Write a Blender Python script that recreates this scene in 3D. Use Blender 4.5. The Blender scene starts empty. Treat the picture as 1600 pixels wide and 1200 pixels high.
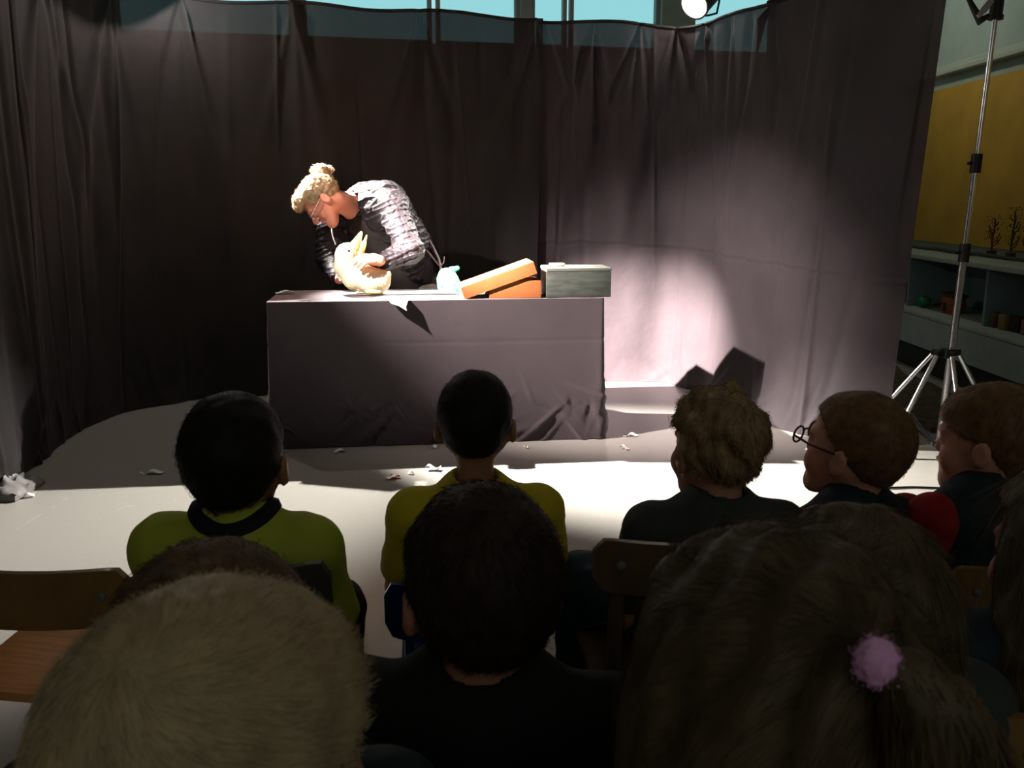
import bpy, bmesh, math, random
import numpy as np
from mathutils import Vector, Matrix

random.seed(7)
rng = np.random.default_rng(7)
PI = math.pi
scene = bpy.context.scene
COL = scene.collection

# ------------------------------------------------------------------ camera
F_PX = 1443.0                       # focal length in pixels of the 1600x1200 frame
PITCH = math.atan(292.0 / F_PX)     # looking slightly down
CAM_Z = 1.29
cam_data = bpy.data.cameras.new('camera')
cam_data.sensor_width = 36.0
cam_data.lens = F_PX / 1600.0 * 36.0
cam_data.clip_start = 0.02
cam_data.clip_end = 100
cam_data.dof.use_dof = True
cam_data.dof.focus_distance = 4.6
cam_data.dof.aperture_fstop = 15.0
cam = bpy.data.objects.new('camera', cam_data)
cam.location = (0, 0, CAM_Z)
cam.rotation_euler = (PI / 2 - PITCH, 0, 0)
COL.objects.link(cam)
scene.camera = cam

# ------------------------------------------------------------------ view + world
scene.view_settings.view_transform = 'Standard'
scene.view_settings.look = 'None'
scene.view_settings.exposure = 0.0
scene.view_settings.gamma = 1.0
scene.view_settings.use_curve_mapping = False
world = bpy.data.worlds.new('world')
scene.world = world
world.use_nodes = True
world.node_tree.nodes['Background'].inputs[0].default_value = (0.42, 0.78, 0.83, 1)
world.node_tree.nodes['Background'].inputs[1].default_value = 1.0
try:
    scene.cycles.max_bounces = 8
    scene.cycles.diffuse_bounces = 4
    scene.cycles.glossy_bounces = 3
    scene.cycles.transparent_max_bounces = 8
    scene.cycles.sample_clamp_indirect = 4.0
    scene.cycles.caustics_reflective = False
    scene.cycles.caustics_refractive = False
    scene.cycles.use_denoising = True
except Exception:
    pass

# ------------------------------------------------------------------ stage lamps (positions of the three lit lamps)
LAMP_FRONT = Vector((-2.12, 3.40, 2.56))      # on a stand beside the stage
LAMP_BACK_A = Vector((1.22, 6.36, 2.55))      # above the curtain corner, lens seen in the photo
LAMP_BACK_B = Vector((-2.06, 5.62, 2.58))     # above the other curtain corner
AIM_FRONT = Vector((1.06, 6.36, 0.10))
AIM_BACK_A = Vector((-1.36, 3.78, 0.0))
AIM_BACK_B = Vector((0.50, 4.62, 0.0))


def spot(name, loc, aim, watts, angle, blend, color, radius=0.02):
    ld = bpy.data.lights.new(name, 'SPOT')
    ld.energy = watts
    ld.spot_size = math.radians(angle)
    ld.spot_blend = blend
    ld.color = color
    ld.shadow_soft_size = radius
    o = bpy.data.objects.new(name, ld)
    o.location = loc
    o.rotation_euler = (Vector(aim) - Vector(loc)).to_track_quat('-Z', 'Y').to_euler()
    COL.objects.link(o)
    return o


def lens_point(loc, aim, d=0.16):
    return loc + (aim - loc).normalized() * d


spot('spot_front_core', lens_point(LAMP_FRONT, AIM_FRONT), AIM_FRONT, 27000, 20, 1.0, (1.0, 0.84, 0.80), 0.03)
spot('spot_front_middle', lens_point(LAMP_FRONT, AIM_FRONT), Vector((1.40, 6.0, 0.05)), 2600, 40, 1.0, (1.0, 0.84, 0.80), 0.03)
spot('spot_front', lens_point(LAMP_FRONT, AIM_FRONT), AIM_FRONT, 90, 66, 1.0, (1.0, 0.86, 0.80), 0.02)
spot('spot_back_a', lens_point(LAMP_BACK_A, AIM_BACK_A), AIM_BACK_A, 2800, 34, 1.0, (1.0, 0.94, 0.87), 0.02)
spot('spot_back_b', lens_point(LAMP_BACK_B, AIM_BACK_B), AIM_BACK_B, 8000, 38, 1.0, (1.0, 0.93, 0.86), 0.02)
for nm_, lp_, am_, w_ in (('lamp_a_spill', LAMP_BACK_A, AIM_BACK_A, 5), ('lamp_b_spill', LAMP_BACK_B, AIM_BACK_B, 22)):
    pl_ = bpy.data.lights.new(nm_, 'POINT')
    pl_.energy = w_
    pl_.color = (1.0, 0.88, 0.8)
    pl_.shadow_soft_size = 0.01
    po_ = bpy.data.objects.new(nm_, pl_)
    po_.location = lens_point(lp_, am_, 0.10)
    COL.objects.link(po_)
# unseen fill light added behind the audience to lift the ambient on their backs
al = bpy.data.lights.new('rear_fill_light', 'AREA')
al.shape = 'RECTANGLE'
al.size = 3.0
al.size_y = 0.8
al.energy = 11
al.color = (0.95, 0.95, 0.80)
alo = bpy.data.objects.new('rear_fill_light', al)
alo.location = (0.8, -2.7, 2.6)
alo.rotation_euler = (math.radians(75), 0, 0)
COL.objects.link(alo)


# unseen fill light added beyond the curtain to brighten the side wall
sl = bpy.data.lights.new('wall_fill_light', 'AREA')
sl.shape = 'RECTANGLE'
sl.size = 0.2
sl.size_y = 1.6
sl.energy = 8.5
sl.color = (0.92, 1.0, 0.85)
slo = bpy.data.objects.new('wall_fill_light', sl)
slo.location = (2.5, 7.6, 3.36)
slo.rotation_euler = (0, math.radians(-35), 0)
COL.objects.link(slo)


# ------------------------------------------------------------------ pixel helpers
def ray(u, v):
    a = (u - 800.0) / F_PX
    t = (600.0 - v) / F_PX
    c, s = math.cos(PITCH), math.sin(PITCH)
    return Vector((a, c + t * s, -s + t * c))


def at(u, v, Y):
    d = ray(u, v)
    return Vector((0, 0, CAM_Z)) + d * (Y / d.y)


def ground(u, v, z=0.0):
    d = ray(u, v)
    return Vector((0, 0, CAM_Z)) + d * ((z - CAM_Z) / d.z)


# ------------------------------------------------------------------ materials
MATS = {}


def mat(name, color, rough=0.6, metal=0.0, spec=0.3, var=0.0, scale=8.0, bump=0.0, bscale=60.0, sheen=0.0, emit=None,
        trans=0.0, stretch=(1, 1, 1), color2=None, coat=0.0):
    if name in MATS:
        return MATS[name]
    m = bpy.data.materials.new(name)
    m.use_nodes = True
    nt = m.node_tree
    b = nt.nodes['Principled BSDF']
    b.inputs['Base Color'].default_value = (*color, 1)
    b.inputs['Roughness'].default_value = rough
    b.inputs['Metallic'].default_value = metal
    b.inputs['Specular IOR Level'].default_value = spec
    b.inputs['Sheen Weight'].default_value = sheen
    b.inputs['Sheen Roughness'].default_value = 0.5
    b.inputs['Coat Weight'].default_value = coat
    tc = nt.nodes.new('ShaderNodeTexCoord')
    mp = nt.nodes.new('ShaderNodeMapping')
    mp.inputs['Scale'].default_value = stretch
    nt.links.new(tc.outputs['Object'], mp.inputs['Vector'])
    if var > 0:
        n = nt.nodes.new('ShaderNodeTexNoise')
        n.inputs['Scale'].default_value = scale
        n.inputs['Detail'].default_value = 5
        r = nt.nodes.new('ShaderNodeValToRGB')
        c2 = color2 or tuple(max(0, c * (1 - var)) for c in color)
        c1 = color if color2 else tuple(min(1, c * (1 + var)) for c in color)
        r.color_ramp.elements[0].color = (*c2, 1)
        r.color_ramp.elements[1].color = (*c1, 1)
        r.color_ramp.elements[0].position = 0.32
        r.color_ramp.elements[1].position = 0.68
        nt.links.new(mp.outputs[0], n.inputs['Vector'])
        nt.links.new(n.outputs['Fac'], r.inputs['Fac'])
        nt.links.new(r.outputs['Color'], b.inputs['Base Color'])
    if bump > 0:
        n2 = nt.nodes.new('ShaderNodeTexNoise')
        n2.inputs['Scale'].default_value = bscale
        n2.inputs['Detail'].default_value = 3
        bp = nt.nodes.new('ShaderNodeBump')
        bp.inputs['Strength'].default_value = bump
        bp.inputs['Distance'].default_value = 0.01
        nt.links.new(mp.outputs[0], n2.inputs['Vector'])
        nt.links.new(n2.outputs['Fac'], bp.inputs['Height'])
        nt.links.new(bp.outputs[0], b.inputs['Normal'])
    if emit:
        b.inputs['Emission Color'].default_value = (*emit[0], 1)
        b.inputs['Emission Strength'].default_value = emit[1]
    MATS[name] = m
    return m


def floor_material():
    m = mat('linoleum', (0.34, 0.33, 0.30), rough=0.30, spec=0.5)
    nt = m.node_tree
    b = nt.nodes['Principled BSDF']
    tc = nt.nodes.new('ShaderNodeTexCoord')
    n = nt.nodes.new('ShaderNodeTexNoise')
    n.inputs['Scale'].default_value = 5
    n.inputs['Detail'].default_value = 8
    n.inputs['Roughness'].default_value = 0.7
    mp = nt.nodes.new('ShaderNodeMapping')
    mp.inputs['Rotation'].default_value = (0, 0, 0.5)
    mp.inputs['Scale'].default_value = (1.0, 4.0, 1.0)
    nt.links.new(tc.outputs['Object'], mp.inputs['Vector'])
    nt.links.new(mp.outputs[0], n.inputs['Vector'])
    r = nt.nodes.new('ShaderNodeValToRGB')
    r.color_ramp.elements[0].position = 0.3
    r.color_ramp.elements[0].color = (0.325, 0.315, 0.285, 1)
    r.color_ramp.elements[1].position = 0.72
    r.color_ramp.elements[1].color = (0.345, 0.335, 0.305, 1)
    nt.links.new(n.outputs['Fac'], r.inputs['Fac'])
    # thin pale scuffs
    w = nt.nodes.new('ShaderNodeTexVoronoi')
    w.feature = 'DISTANCE_TO_EDGE'
    w.inputs['Scale'].default_value = 2.3
    mp2 = nt.nodes.new('ShaderNodeMapping')
    mp2.inputs['Scale'].default_value = (3.0, 0.5, 1.0)
    mp2.inputs['Rotation'].default_value = (0, 0, -0.35)
    nt.links.new(tc.outputs['Object'], mp2.inputs['Vector'])
    nt.links.new(mp2.outputs[0], w.inputs['Vector'])
    n3 = nt.nodes.new('ShaderNodeTexNoise')
    n3.inputs['Scale'].default_value = 9
    nt.links.new(tc.outputs['Object'], n3.inputs['Vector'])
    lt = nt.nodes.new('ShaderNodeMath'); lt.operation = 'LESS_THAN'; lt.inputs[1].default_value = 0.006
    nt.links.new(w.outputs['Distance'], lt.inputs[0])
    gt = nt.nodes.new('ShaderNodeMath'); gt.operation = 'GREATER_THAN'; gt.inputs[1].default_value = 0.62
    nt.links.new(n3.outputs['Fac'], gt.inputs[0])
    mu = nt.nodes.new('ShaderNodeMath'); mu.operation = 'MULTIPLY'
    nt.links.new(lt.outputs[0], mu.inputs[0]); nt.links.new(gt.outputs[0], mu.inputs[1])
    mx = nt.nodes.new('ShaderNodeMix'); mx.data_type = 'RGBA'
    nt.links.new(mu.outputs[0], mx.inputs['Factor'])
    nt.links.new(r.outputs['Color'], mx.inputs[6])
    mx.inputs[7].default_value = (0.42, 0.41, 0.375, 1)
    nt.links.new(mx.outputs[2], b.inputs['Base Color'])
    rr = nt.nodes.new('ShaderNodeMapRange')
    rr.inputs['To Min'].default_value = 0.26
    rr.inputs['To Max'].default_value = 0.32
    nt.links.new(n.outputs['Fac'], rr.inputs['Value'])
    nt.links.new(rr.outputs[0], b.inputs['Roughness'])
    return m


def cloth_material(name, color, see=0.035, bump=0.25):
    m = mat(name, color, rough=0.85, spec=0.15, sheen=0.04, var=0.12, scale=3, bump=bump, bscale=14)
    nt = m.node_tree
    b = nt.nodes['Principled BSDF']
    b.inputs['Sheen Tint'].default_value = (1.0, 0.86, 0.92, 1)
    if see == 0:
        b.inputs['Sheen Weight'].default_value = 0.6
    if see > 0:
        out = nt.nodes['Material Output']
        tr = nt.nodes.new('ShaderNodeBsdfTransparent')
        ms = nt.nodes.new('ShaderNodeMixShader')
        ms.inputs[0].default_value = see          # thin weave: a little light comes straight through
        nt.links.new(b.outputs[0], ms.inputs[1])
        nt.links.new(tr.outputs[0], ms.inputs[2])
        nt.links.new(ms.outputs[0], out.inputs['Surface'])
    return m


def wood_material(name, c1, c2, rough=0.35):
    return mat(name, c1, rough=rough, spec=0.45, var=0.3, scale=6, stretch=(1.5, 14, 1.5), color2=c2)


M_FLOOR = floor_material()
M_WALL = mat('greenish_wall', (0.42, 0.48, 0.42), 0.8, var=0.05)
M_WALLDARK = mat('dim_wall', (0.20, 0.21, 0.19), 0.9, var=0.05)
M_CEIL = mat('ceiling_paint', (0.5, 0.52, 0.5), 0.9, var=0.04)
M_YELLOW = mat('yellow_board', (0.60, 0.32, 0.04), 0.7, var=0.12, scale=3)
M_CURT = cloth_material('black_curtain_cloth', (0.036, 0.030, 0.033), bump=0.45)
M_CURT_SHADE = cloth_material('shaded_curtain_cloth', (0.018, 0.016, 0.016))  # darker copy of the curtain cloth, its unlit side put into the colour
M_TCLOTH = cloth_material('black_table_cloth', (0.036, 0.029, 0.032), see=0.0)
M_WINFR = mat('window_paint', (0.45, 0.46, 0.42), 0.6)
M_CHROME = mat('polished_chrome', (0.85, 0.86, 0.88), 0.24, metal=1.0)
M_BLACKP = mat('black_plastic', (0.012, 0.012, 0.012), 0.45)
M_BLACKM = mat('black_metal', (0.015, 0.015, 0.015), 0.4, metal=0.3)
M_CARD = mat('orange_cardboard', (0.26, 0.085, 0.023), 0.75, var=0.08)
M_GREYBOX = mat('grey_green_card', (0.050, 0.060, 0.050), 0.7, var=0.35, scale=9, stretch=(1, 1, 4))
M_PAPER = mat('white_paper', (0.78, 0.77, 0.74), 0.8)
M_REDP = mat('red_paper', (0.6, 0.12, 0.09), 0.8)
M_OAK_LIT = wood_material('lit_chair_wood', (0.78, 0.36, 0.09), (0.58, 0.25, 0.055), 0.24)  # chair wood brightened, light falling on the seat put into the colour
M_OAK_LIT.node_tree.nodes['Principled BSDF'].inputs['Coat Weight'].default_value = 0.8
M_OAK_LIT.node_tree.nodes['Principled BSDF'].inputs['Coat Roughness'].default_value = 0.12
M_OAK_SHADE = wood_material('shaded_chair_wood', (0.30, 0.17, 0.05), (0.22, 0.12, 0.035), 0.35)  # same wood darkened, shade on the backrest put into the colour
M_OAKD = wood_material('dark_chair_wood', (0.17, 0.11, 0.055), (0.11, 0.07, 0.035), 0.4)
M_GREYCH = mat('grey_chair_plastic', (0.05, 0.052, 0.045), 0.5)
M_BLUECH = mat('blue_chair_paint', (0.010, 0.030, 0.16), 0.25, spec=0.6)
M_SKIN = mat('fair_skin', (0.55, 0.27, 0.19), 0.5, spec=0.35, var=0.06, scale=20)
M_SKIN.node_tree.nodes['Principled BSDF'].inputs['Subsurface Weight'].default_value = 0.12
M_SKIN.node_tree.nodes['Principled BSDF'].inputs['Subsurface Scale'].default_value = 0.02
M_SKIN.node_tree.nodes['Principled BSDF'].inputs['Subsurface Radius'].default_value = (1, 0.3, 0.15)
M_SKINT = mat('tan_skin', (0.36, 0.17, 0.10), 0.5, spec=0.35, var=0.06, scale=20)
M_SKINR = mat('flushed_skin', (0.80, 0.34, 0.22), 0.5, spec=0.35, var=0.08, scale=16)
M_EYE = mat('eye_white', (0.7, 0.7, 0.68), 0.2)
M_IRIS = mat('dark_iris', (0.03, 0.02, 0.015), 0.2)


# ------------------------------------------------------------------ object helpers
def link(o, parent=None):
    COL.objects.link(o)
    if parent:
        o.parent = parent
    return o


def tag(o, label=None, cat=None, group=None, kind=None):
    if label: o['label'] = label
    if cat: o['category'] = cat
    if group: o['group'] = group
    if kind: o['kind'] = kind
    return o


def thing(name, label, cat, loc=(0, 0, 0), rz=0.0, group=None):
    o = bpy.data.objects.new(name, None)
    o.empty_display_size = 0.05
    o.location = loc
    o.rotation_euler = (0, 0, rz)
    COL.objects.link(o)
    return tag(o, label, cat, group)


def mesh_from(name, V, Fq, m, parent=None, smooth=True):
    V = np.asarray(V, dtype=np.float32)
    Fq = np.asarray(Fq, dtype=np.int32)
    me = bpy.data.meshes.new(name)
    me.vertices.add(len(V))
    me.vertices.foreach_set('co', V.ravel())
    n = Fq.shape[1]
    me.loops.add(Fq.size)
    me.loops.foreach_set('vertex_index', Fq.ravel())
    me.polygons.add(len(Fq))
    me.polygons.foreach_set('loop_start', np.arange(0, Fq.size, n, dtype=np.int32))
    me.polygons.foreach_set('loop_total', np.full(len(Fq), n, dtype=np.int32))
    if smooth:
        me.polygons.foreach_set('use_smooth', np.ones(len(Fq), dtype=bool))
    me.materials.append(m)
    me.update(calc_edges=True)
    me.validate()
    return link(bpy.data.objects.new(name, me), parent)


class MB:
    """collects shapes into one mesh"""
    def __init__(s):
        s.bm = bmesh.new()

    def box(s, c, size, R=None, bevel=0.0, seg=2):
        r = bmesh.ops.create_cube(s.bm, size=1.0)
        vs = r['verts']
        bmesh.ops.scale(s.bm, vec=size, verts=vs)
        if bevel > 0:
            es = list({e for v in vs for e in v.link_edges})
            g = bmesh.ops.bevel(s.bm, geom=es, offset=bevel, segments=seg, affect='EDGES', profile=0.5)
            vs = list({v for f in g['faces'] for v in f.verts} | {v for v in vs if v.is_valid})
        if R is not None:
            bmesh.ops.transform(s.bm, matrix=R.to_4x4(), verts=vs)
        bmesh.ops.translate(s.bm, vec=c, verts=vs)
        return s

    def cyl(s, a, b, ra, rb=None, n=20, cap=True):
        a, b = Vector(a), Vector(b)
        rb = ra if rb is None else rb
        d = b - a
        r = bmesh.ops.create_cone(s.bm, cap_ends=cap, segments=n, radius1=ra, radius2=rb, depth=d.length)
        q = d.to_track_quat('Z', 'Y').to_matrix().to_4x4()
        bmesh.ops.transform(s.bm, matrix=Matrix.Translation((a + b) / 2) @ q, verts=r['verts'])
        return s

    def tube(s, pts, r, n=10):
        pts = [Vector(p) for p in pts]
        rings = []
        rr = r if isinstance(r, (list, tuple)) else [r] * len(pts)
        prev = None
        for i, p in enumerate(pts):
            d = (pts[min(i + 1, len(pts) - 1)] - pts[max(i - 1, 0)]).normalized()
            ref = prev if prev is not None else (Vector((0, 0, 1)) if abs(d.z) < 0.9 else Vector((1, 0, 0)))
            x = (ref - d * ref.dot(d)).normalized()
            prev = x
            y = d.cross(x)
            rings.append([s.bm.verts.new(p + (x * math.cos(2 * PI * k / n) + y * math.sin(2 * PI * k / n)) * rr[i]) for k in range(n)])
        for a, b in zip(rings[:-1], rings[1:]):
            for k in range(n):
                s.bm.faces.new((a[k], a[(k + 1) % n], b[(k + 1) % n], b[k]))
        s.bm.faces.new(rings[0][::-1])
        s.bm.faces.new(rings[-1])
        return s

    def ball(s, c, r, u=20, v=14):
        g = bmesh.ops.create_uvsphere(s.bm, u_segments=u, v_segments=v, radius=1.0)
        rad = r if isinstance(r, (tuple, list)) else (r, r, r)
        bmesh.ops.scale(s.bm, vec=rad, verts=g['verts'])
        bmesh.ops.translate(s.bm, vec=c, verts=g['verts'])
        return s

    def grid(s, pts):
        """pts: rows of points -> sheet"""
        vs = [[s.bm.verts.new(p) for p in row] for row in pts]
        for i in range(len(vs) - 1):
            for j in range(len(vs[0]) - 1):
                s.bm.faces.new((vs[i][j], vs[i][j + 1], vs[i + 1][j + 1], vs[i + 1][j]))
        return s

    def solid(s, ptsA, ptsB):
        """two matching sheets of points closed into a solid board"""
        A = [[s.bm.verts.new(p) for p in r] for r in ptsA]
        B = [[s.bm.verts.new(p) for p in r] for r in ptsB]
        n, m = len(A), len(A[0])
        for i in range(n - 1):
            for j in range(m - 1):
                s.bm.faces.new((A[i][j], A[i][j + 1], A[i + 1][j + 1], A[i + 1][j]))
                s.bm.faces.new((B[i][j], B[i + 1][j], B[i + 1][j + 1], B[i][j + 1]))
        for i in range(n - 1):
            s.bm.faces.new((A[i][0], A[i + 1][0], B[i + 1][0], B[i][0]))
            s.bm.faces.new((A[i][-1], B[i][-1], B[i + 1][-1], A[i + 1][-1]))
        for j in range(m - 1):
            s.bm.faces.new((A[0][j], B[0][j], B[0][j + 1], A[0][j + 1]))
            s.bm.faces.new((A[-1][j], A[-1][j + 1], B[-1][j + 1], B[-1][j]))
        return s

    def build(s, name, m, parent=None, smooth=True, angle=40):
        bmesh.ops.recalc_face_normals(s.bm, faces=s.bm.faces[:])
        me = bpy.data.meshes.new(name)
        s.bm.to_mesh(me)
        s.bm.free()
        me.materials.append(m)
        if smooth:
            for p in me.polygons:
                p.use_smooth = True
            try:
                me.set_sharp_from_angle(angle=math.radians(angle))
            except Exception:
                pass
        return link(bpy.data.objects.new(name, me), parent)


def rot_z(a):
    return Matrix.Rotation(a, 3, 'Z')


# ------------------------------------------------------------------ signed-distance modelling (one continuous surface per body or garment)
class SDF:
    def __init__(s, vox=0.006):
        s.ops = []
        s.vox = vox
        s.disp = None
        s.clips = []

    def cone(s, a, b, ra, rb, k=0.02, sub=False):
        s.ops.append(('c', np.array(a, float), np.array(b, float), ra, rb, k, sub))
        return s

    def chain(s, pts, rs, k=0.02):
        for i in range(len(pts) - 1):
            s.cone(pts[i], pts[i + 1], rs[i], rs[i + 1], k)
        return s

    def ell(s, c, r, R=None, k=0.02, sub=False):
        R = np.eye(3) if R is None else np.array(R, float)
        s.ops.append(('e', np.array(c, float), np.array(r, float), R, None, k, sub))
        return s

    def build(s, name, m, parent=None, inflate=0.0):
        lo, hi = [], []
        for o in s.ops:
            if o[6]:
                continue
            if o[0] == 'c':
                r = max(o[3], o[4])
                lo.append(np.minimum(o[1], o[2]) - r); hi.append(np.maximum(o[1], o[2]) + r)
            else:
                r = max(o[2]); lo.append(o[1] - r); hi.append(o[1] + r)
        pad = inflate + 3 * s.vox + 0.01
        lo = np.min(lo, 0) - pad
        hi = np.max(hi, 0) + pad
        n = np.ceil((hi - lo) / s.vox).astype(int) + 1
        ax = [lo[i] + s.vox * np.arange(n[i]) for i in range(3)]
        D = np.full(n, 0.3, dtype=np.float32)
        for o in s.ops:
            kind, k, sub = o[0], o[5], o[6]
            mg = k + 4 * s.vox + inflate + 0.02
            if kind == 'c':
                r = max(o[3], o[4]); l = np.minimum(o[1], o[2]) - r - mg; h = np.maximum(o[1], o[2]) + r + mg
            else:
                r = max(o[2]); l = o[1] - r - mg; h = o[1] + r + mg
            i0 = np.clip(((l - lo) / s.vox).astype(int), 0, n); i1 = np.clip(((h - lo) / s.vox).astype(int) + 2, 0, n)
            if np.any(i1 <= i0):
                continue
            X = ax[0][i0[0]:i1[0]][:, None, None]; Y = ax[1][i0[1]:i1[1]][None, :, None]; Z = ax[2][i0[2]:i1[2]][None, None, :]
            if kind == 'c':
                a, b = o[1], o[2]
                d = b - a
                L2 = max(float(d @ d), 1e-9)
                t = np.clip(((X - a[0]) * d[0] + (Y - a[1]) * d[1] + (Z - a[2]) * d[2]) / L2, 0, 1)
                f = np.sqrt((X - a[0] - t * d[0]) ** 2 + (Y - a[1] - t * d[1]) ** 2 + (Z - a[2] - t * d[2]) ** 2) - (o[3] + t * (o[4] - o[3]))
            else:
                c, rr, R = o[1], o[2], o[3]
                dx, dy, dz = X - c[0], Y - c[1], Z - c[2]
                q = [(dx * R[0, i] + dy * R[1, i] + dz * R[2, i]) for i in range(3)]
                k0 = np.sqrt(sum((q[i] / rr[i]) ** 2 for i in range(3)))
                k1 = np.sqrt(sum((q[i] / rr[i] ** 2) ** 2 for i in range(3))) + 1e-6
                f = k0 * (k0 - 1) / k1
            f = f.astype(np.float32)
            S = D[i0[0]:i1[0], i0[1]:i1[1], i0[2]:i1[2]]
            if sub:
                hh = np.maximum(k - np.abs(S + f), 0) / k
                S[...] = np.maximum(S, -f) + hh * hh * k * 0.25
            else:
                hh = np.maximum(k - np.abs(S - f), 0) / k
                S[...] = np.minimum(S, f) - hh * hh * k * 0.25
        D -= inflate
        gX, gY, gZ = ax[0][:, None, None], ax[1][None, :, None], ax[2][None, None, :]
        if s.disp is not None:
            D += s.disp(gX, gY, gZ).astype(np.float32)
        for c in s.clips:
            D = np.maximum(D, c(gX, gY, gZ).astype(np.float32))
        V, Q = surface_nets(D, lo, s.vox)
        return mesh_from(name, V, Q, m, parent)


def surface_nets(D, lo, vox):
    D[0] = D[-1] = 1; D[:, 0] = D[:, -1] = 1; D[:, :, 0] = D[:, :, -1] = 1
    n = np.array(D.shape)
    cn = n - 1
    S = D < 0
    ids, pts, quads = [], [], []

    def cid(i, j, k):
        return (i * cn[1] + j) * cn[2] + k
    for a in range(3):
        b, c = (a + 1) % 3, (a + 2) % 3
        sl0 = [slice(None)] * 3; sl1 = [slice(None)] * 3
        sl0[a] = slice(0, -1); sl1[a] = slice(1, None)
        s0, s1 = S[tuple(sl0)], S[tuple(sl1)]
        I = np.array(np.nonzero(s0 != s1)).T
        if len(I) == 0:
            continue
        J = I.copy(); J[:, a] += 1
        d0 = D[tuple(I.T)]; d1 = D[tuple(J.T)]
        t = d0 / (d0 - d1)
        p = I.astype(np.float64); p[:, a] += t
        cells = []
        for (ob, oc) in ((0, 0), (-1, 0), (-1, -1), (0, -1)):
            K = I.copy(); K[:, b] += ob; K[:, c] += oc
            q = cid(K[:, 0], K[:, 1], K[:, 2])
            cells.append(q); ids.append(q); pts.append(p)
        Qd = np.stack(cells, 1)
        flip = ~(s0[tuple(I.T)])
        Qd[flip] = Qd[flip][:, ::-1]
        quads.append(Qd)
    ids = np.concatenate(ids); pts = np.concatenate(pts); quads = np.concatenate(quads)
    u, inv = np.unique(ids, return_inverse=True)
    cnt = np.bincount(inv)
    V = np.stack([np.bincount(inv, pts[:, i]) / cnt for i in range(3)], 1) * vox + lo
    remap = np.searchsorted(u, quads)
    return V, remap


def frame(fwd, up):
    f = Vector(fwd).normalized()
    u = Vector(up)
    u = (u - f * u.dot(f)).normalized()
    r = f.cross(u)
    return np.array([[r.x, f.x, u.x], [r.y, f.y, u.y], [r.z, f.z, u.z]])


def yaw_frame(deg, pitch=0.0, roll=0.0):
    """deg > 0 turns the face towards -x"""
    R = Matrix.Rotation(math.radians(deg), 3, 'Z') @ Matrix.Rotation(math.radians(-pitch), 3, 'X') @ Matrix.Rotation(math.radians(roll), 3, 'Y')
    return np.array(R)


class Head:
    def __init__(s, C, R, sc=1.0, cran=1.0, kid=True):
        s.kid = kid; s.C = np.array(C, float); s.R = np.array(R, float); s.sc = sc; s.cran = cran

    def w(s, p):
        return s.C + s.R @ (np.array(p, float) * s.sc)

    def add(s, S, neck_to, neck_r=0.045):
        q, w, R, c = s.sc, s.w, s.R, s.cran
        E = lambda p, r, k=0.015, sub=False: S.ell(w(p), np.array(r) * q, R, k * q, sub)
        C_ = lambda a, b, ra, rb, k=0.012, sub=False: S.cone(w(a), w(b), ra * q, rb * q, k * q, sub)
        E((0, -.014, .03), (.073 * c, .092 * c, .084 * c))
        E((0, .03, .032), (.060 * c, .058, .062))
        C_((0, .030, -.02), (0, .050, -.070), .056, .036, .03)
        for x in (-1, 1):
            C_((x * .050, -.002, -.035), (x * .018, .066, -.096), .019, .017, .03)
            if s.kid:
                E((x * .036, .060, -.040), (.026, .025, .028), .02)
            else:
                E((x * .034, .060, -.034), (.022, .018, .022), .02)
            E((x * .031, .098, -.002), (.017, .012, .011), .012, True)
            C_((x * .012, .089, .013), (x * .043, .079, .014), .008, .006)
            E((x * .031, .077, -.004), (.0125, .0125, .0115), .003)
            E((x * .008, .089 if s.kid else .096, -.032 if s.kid else -.036), (.007, .007, .006), .006)
            E((x * .083, -.006, -.012), (.009, .018, .027), .006)
            E((x * .074, .0, -.012), (.012, .012, .018), .006)
            E((x * .092, .000, -.010), (.005, .010, .015), .004, True)
            E((x * .081, -.006, -.032), (.006, .008, .008), .006)
        C_((0, .084, .004), (0, .095 if s.kid else .108, -.026), .008, .0095 if s.kid else .0115)
        C_((-.017, .084, -.056), (0, .092, -.054), .005, .0065, .006)
        C_((.017, .084, -.056), (0, .092, -.054), .005, .0065, .006)
        C_((-.014, .082, -.066), (.014, .082, -.066), .0065, .0065, .008)
        S.ell(w((0, .096, -.0605)), np.array((.018, .008, .0022)) * q, R, .002, True)
        E((0, .068 if s.kid else .076, -.090 if s.kid else -.094), (.020, .016, .015), .015)
        nb = np.array(neck_to, float)
        S.cone(w((0, -.022, -.045)), nb, neck_r * q * 1.05, neck_r * q * 1.1, 0.03)

    def eyes(s, parent):
        for x in (-1, 1):
            p = Vector(s.w((x * .031, .0765, -.004)))
            b = MB().ball(p, .0098 * s.sc).build('eye', M_EYE, parent)
            f = Vector(s.R[:, 1])
            MB().ball(p + f * .0062 * s.sc, .0048 * s.sc).build('iris', M_IRIS, b)

    def local(s, X, Y, Z):
        dx, dy, dz = X - s.C[0], Y - s.C[1], Z - s.C[2]
        return [(dx * s.R[0, i] + dy * s.R[1, i] + dz * s.R[2, i]) / s.sc for i in range(3)]


def waves(amp, freq, seed=0, n=7, aniso=(1, 1, 1)):
    r = np.random.default_rng(seed)
    K = r.normal(size=(n, 3)) * freq * np.array(aniso)
    P = r.uniform(0, 2 * PI, n)
    return lambda X, Y, Z: sum(amp / math.sqrt(n) * np.sin(K[i, 0] * X + K[i, 1] * Y + K[i, 2] * Z + P[i]) for i in range(n))


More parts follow.
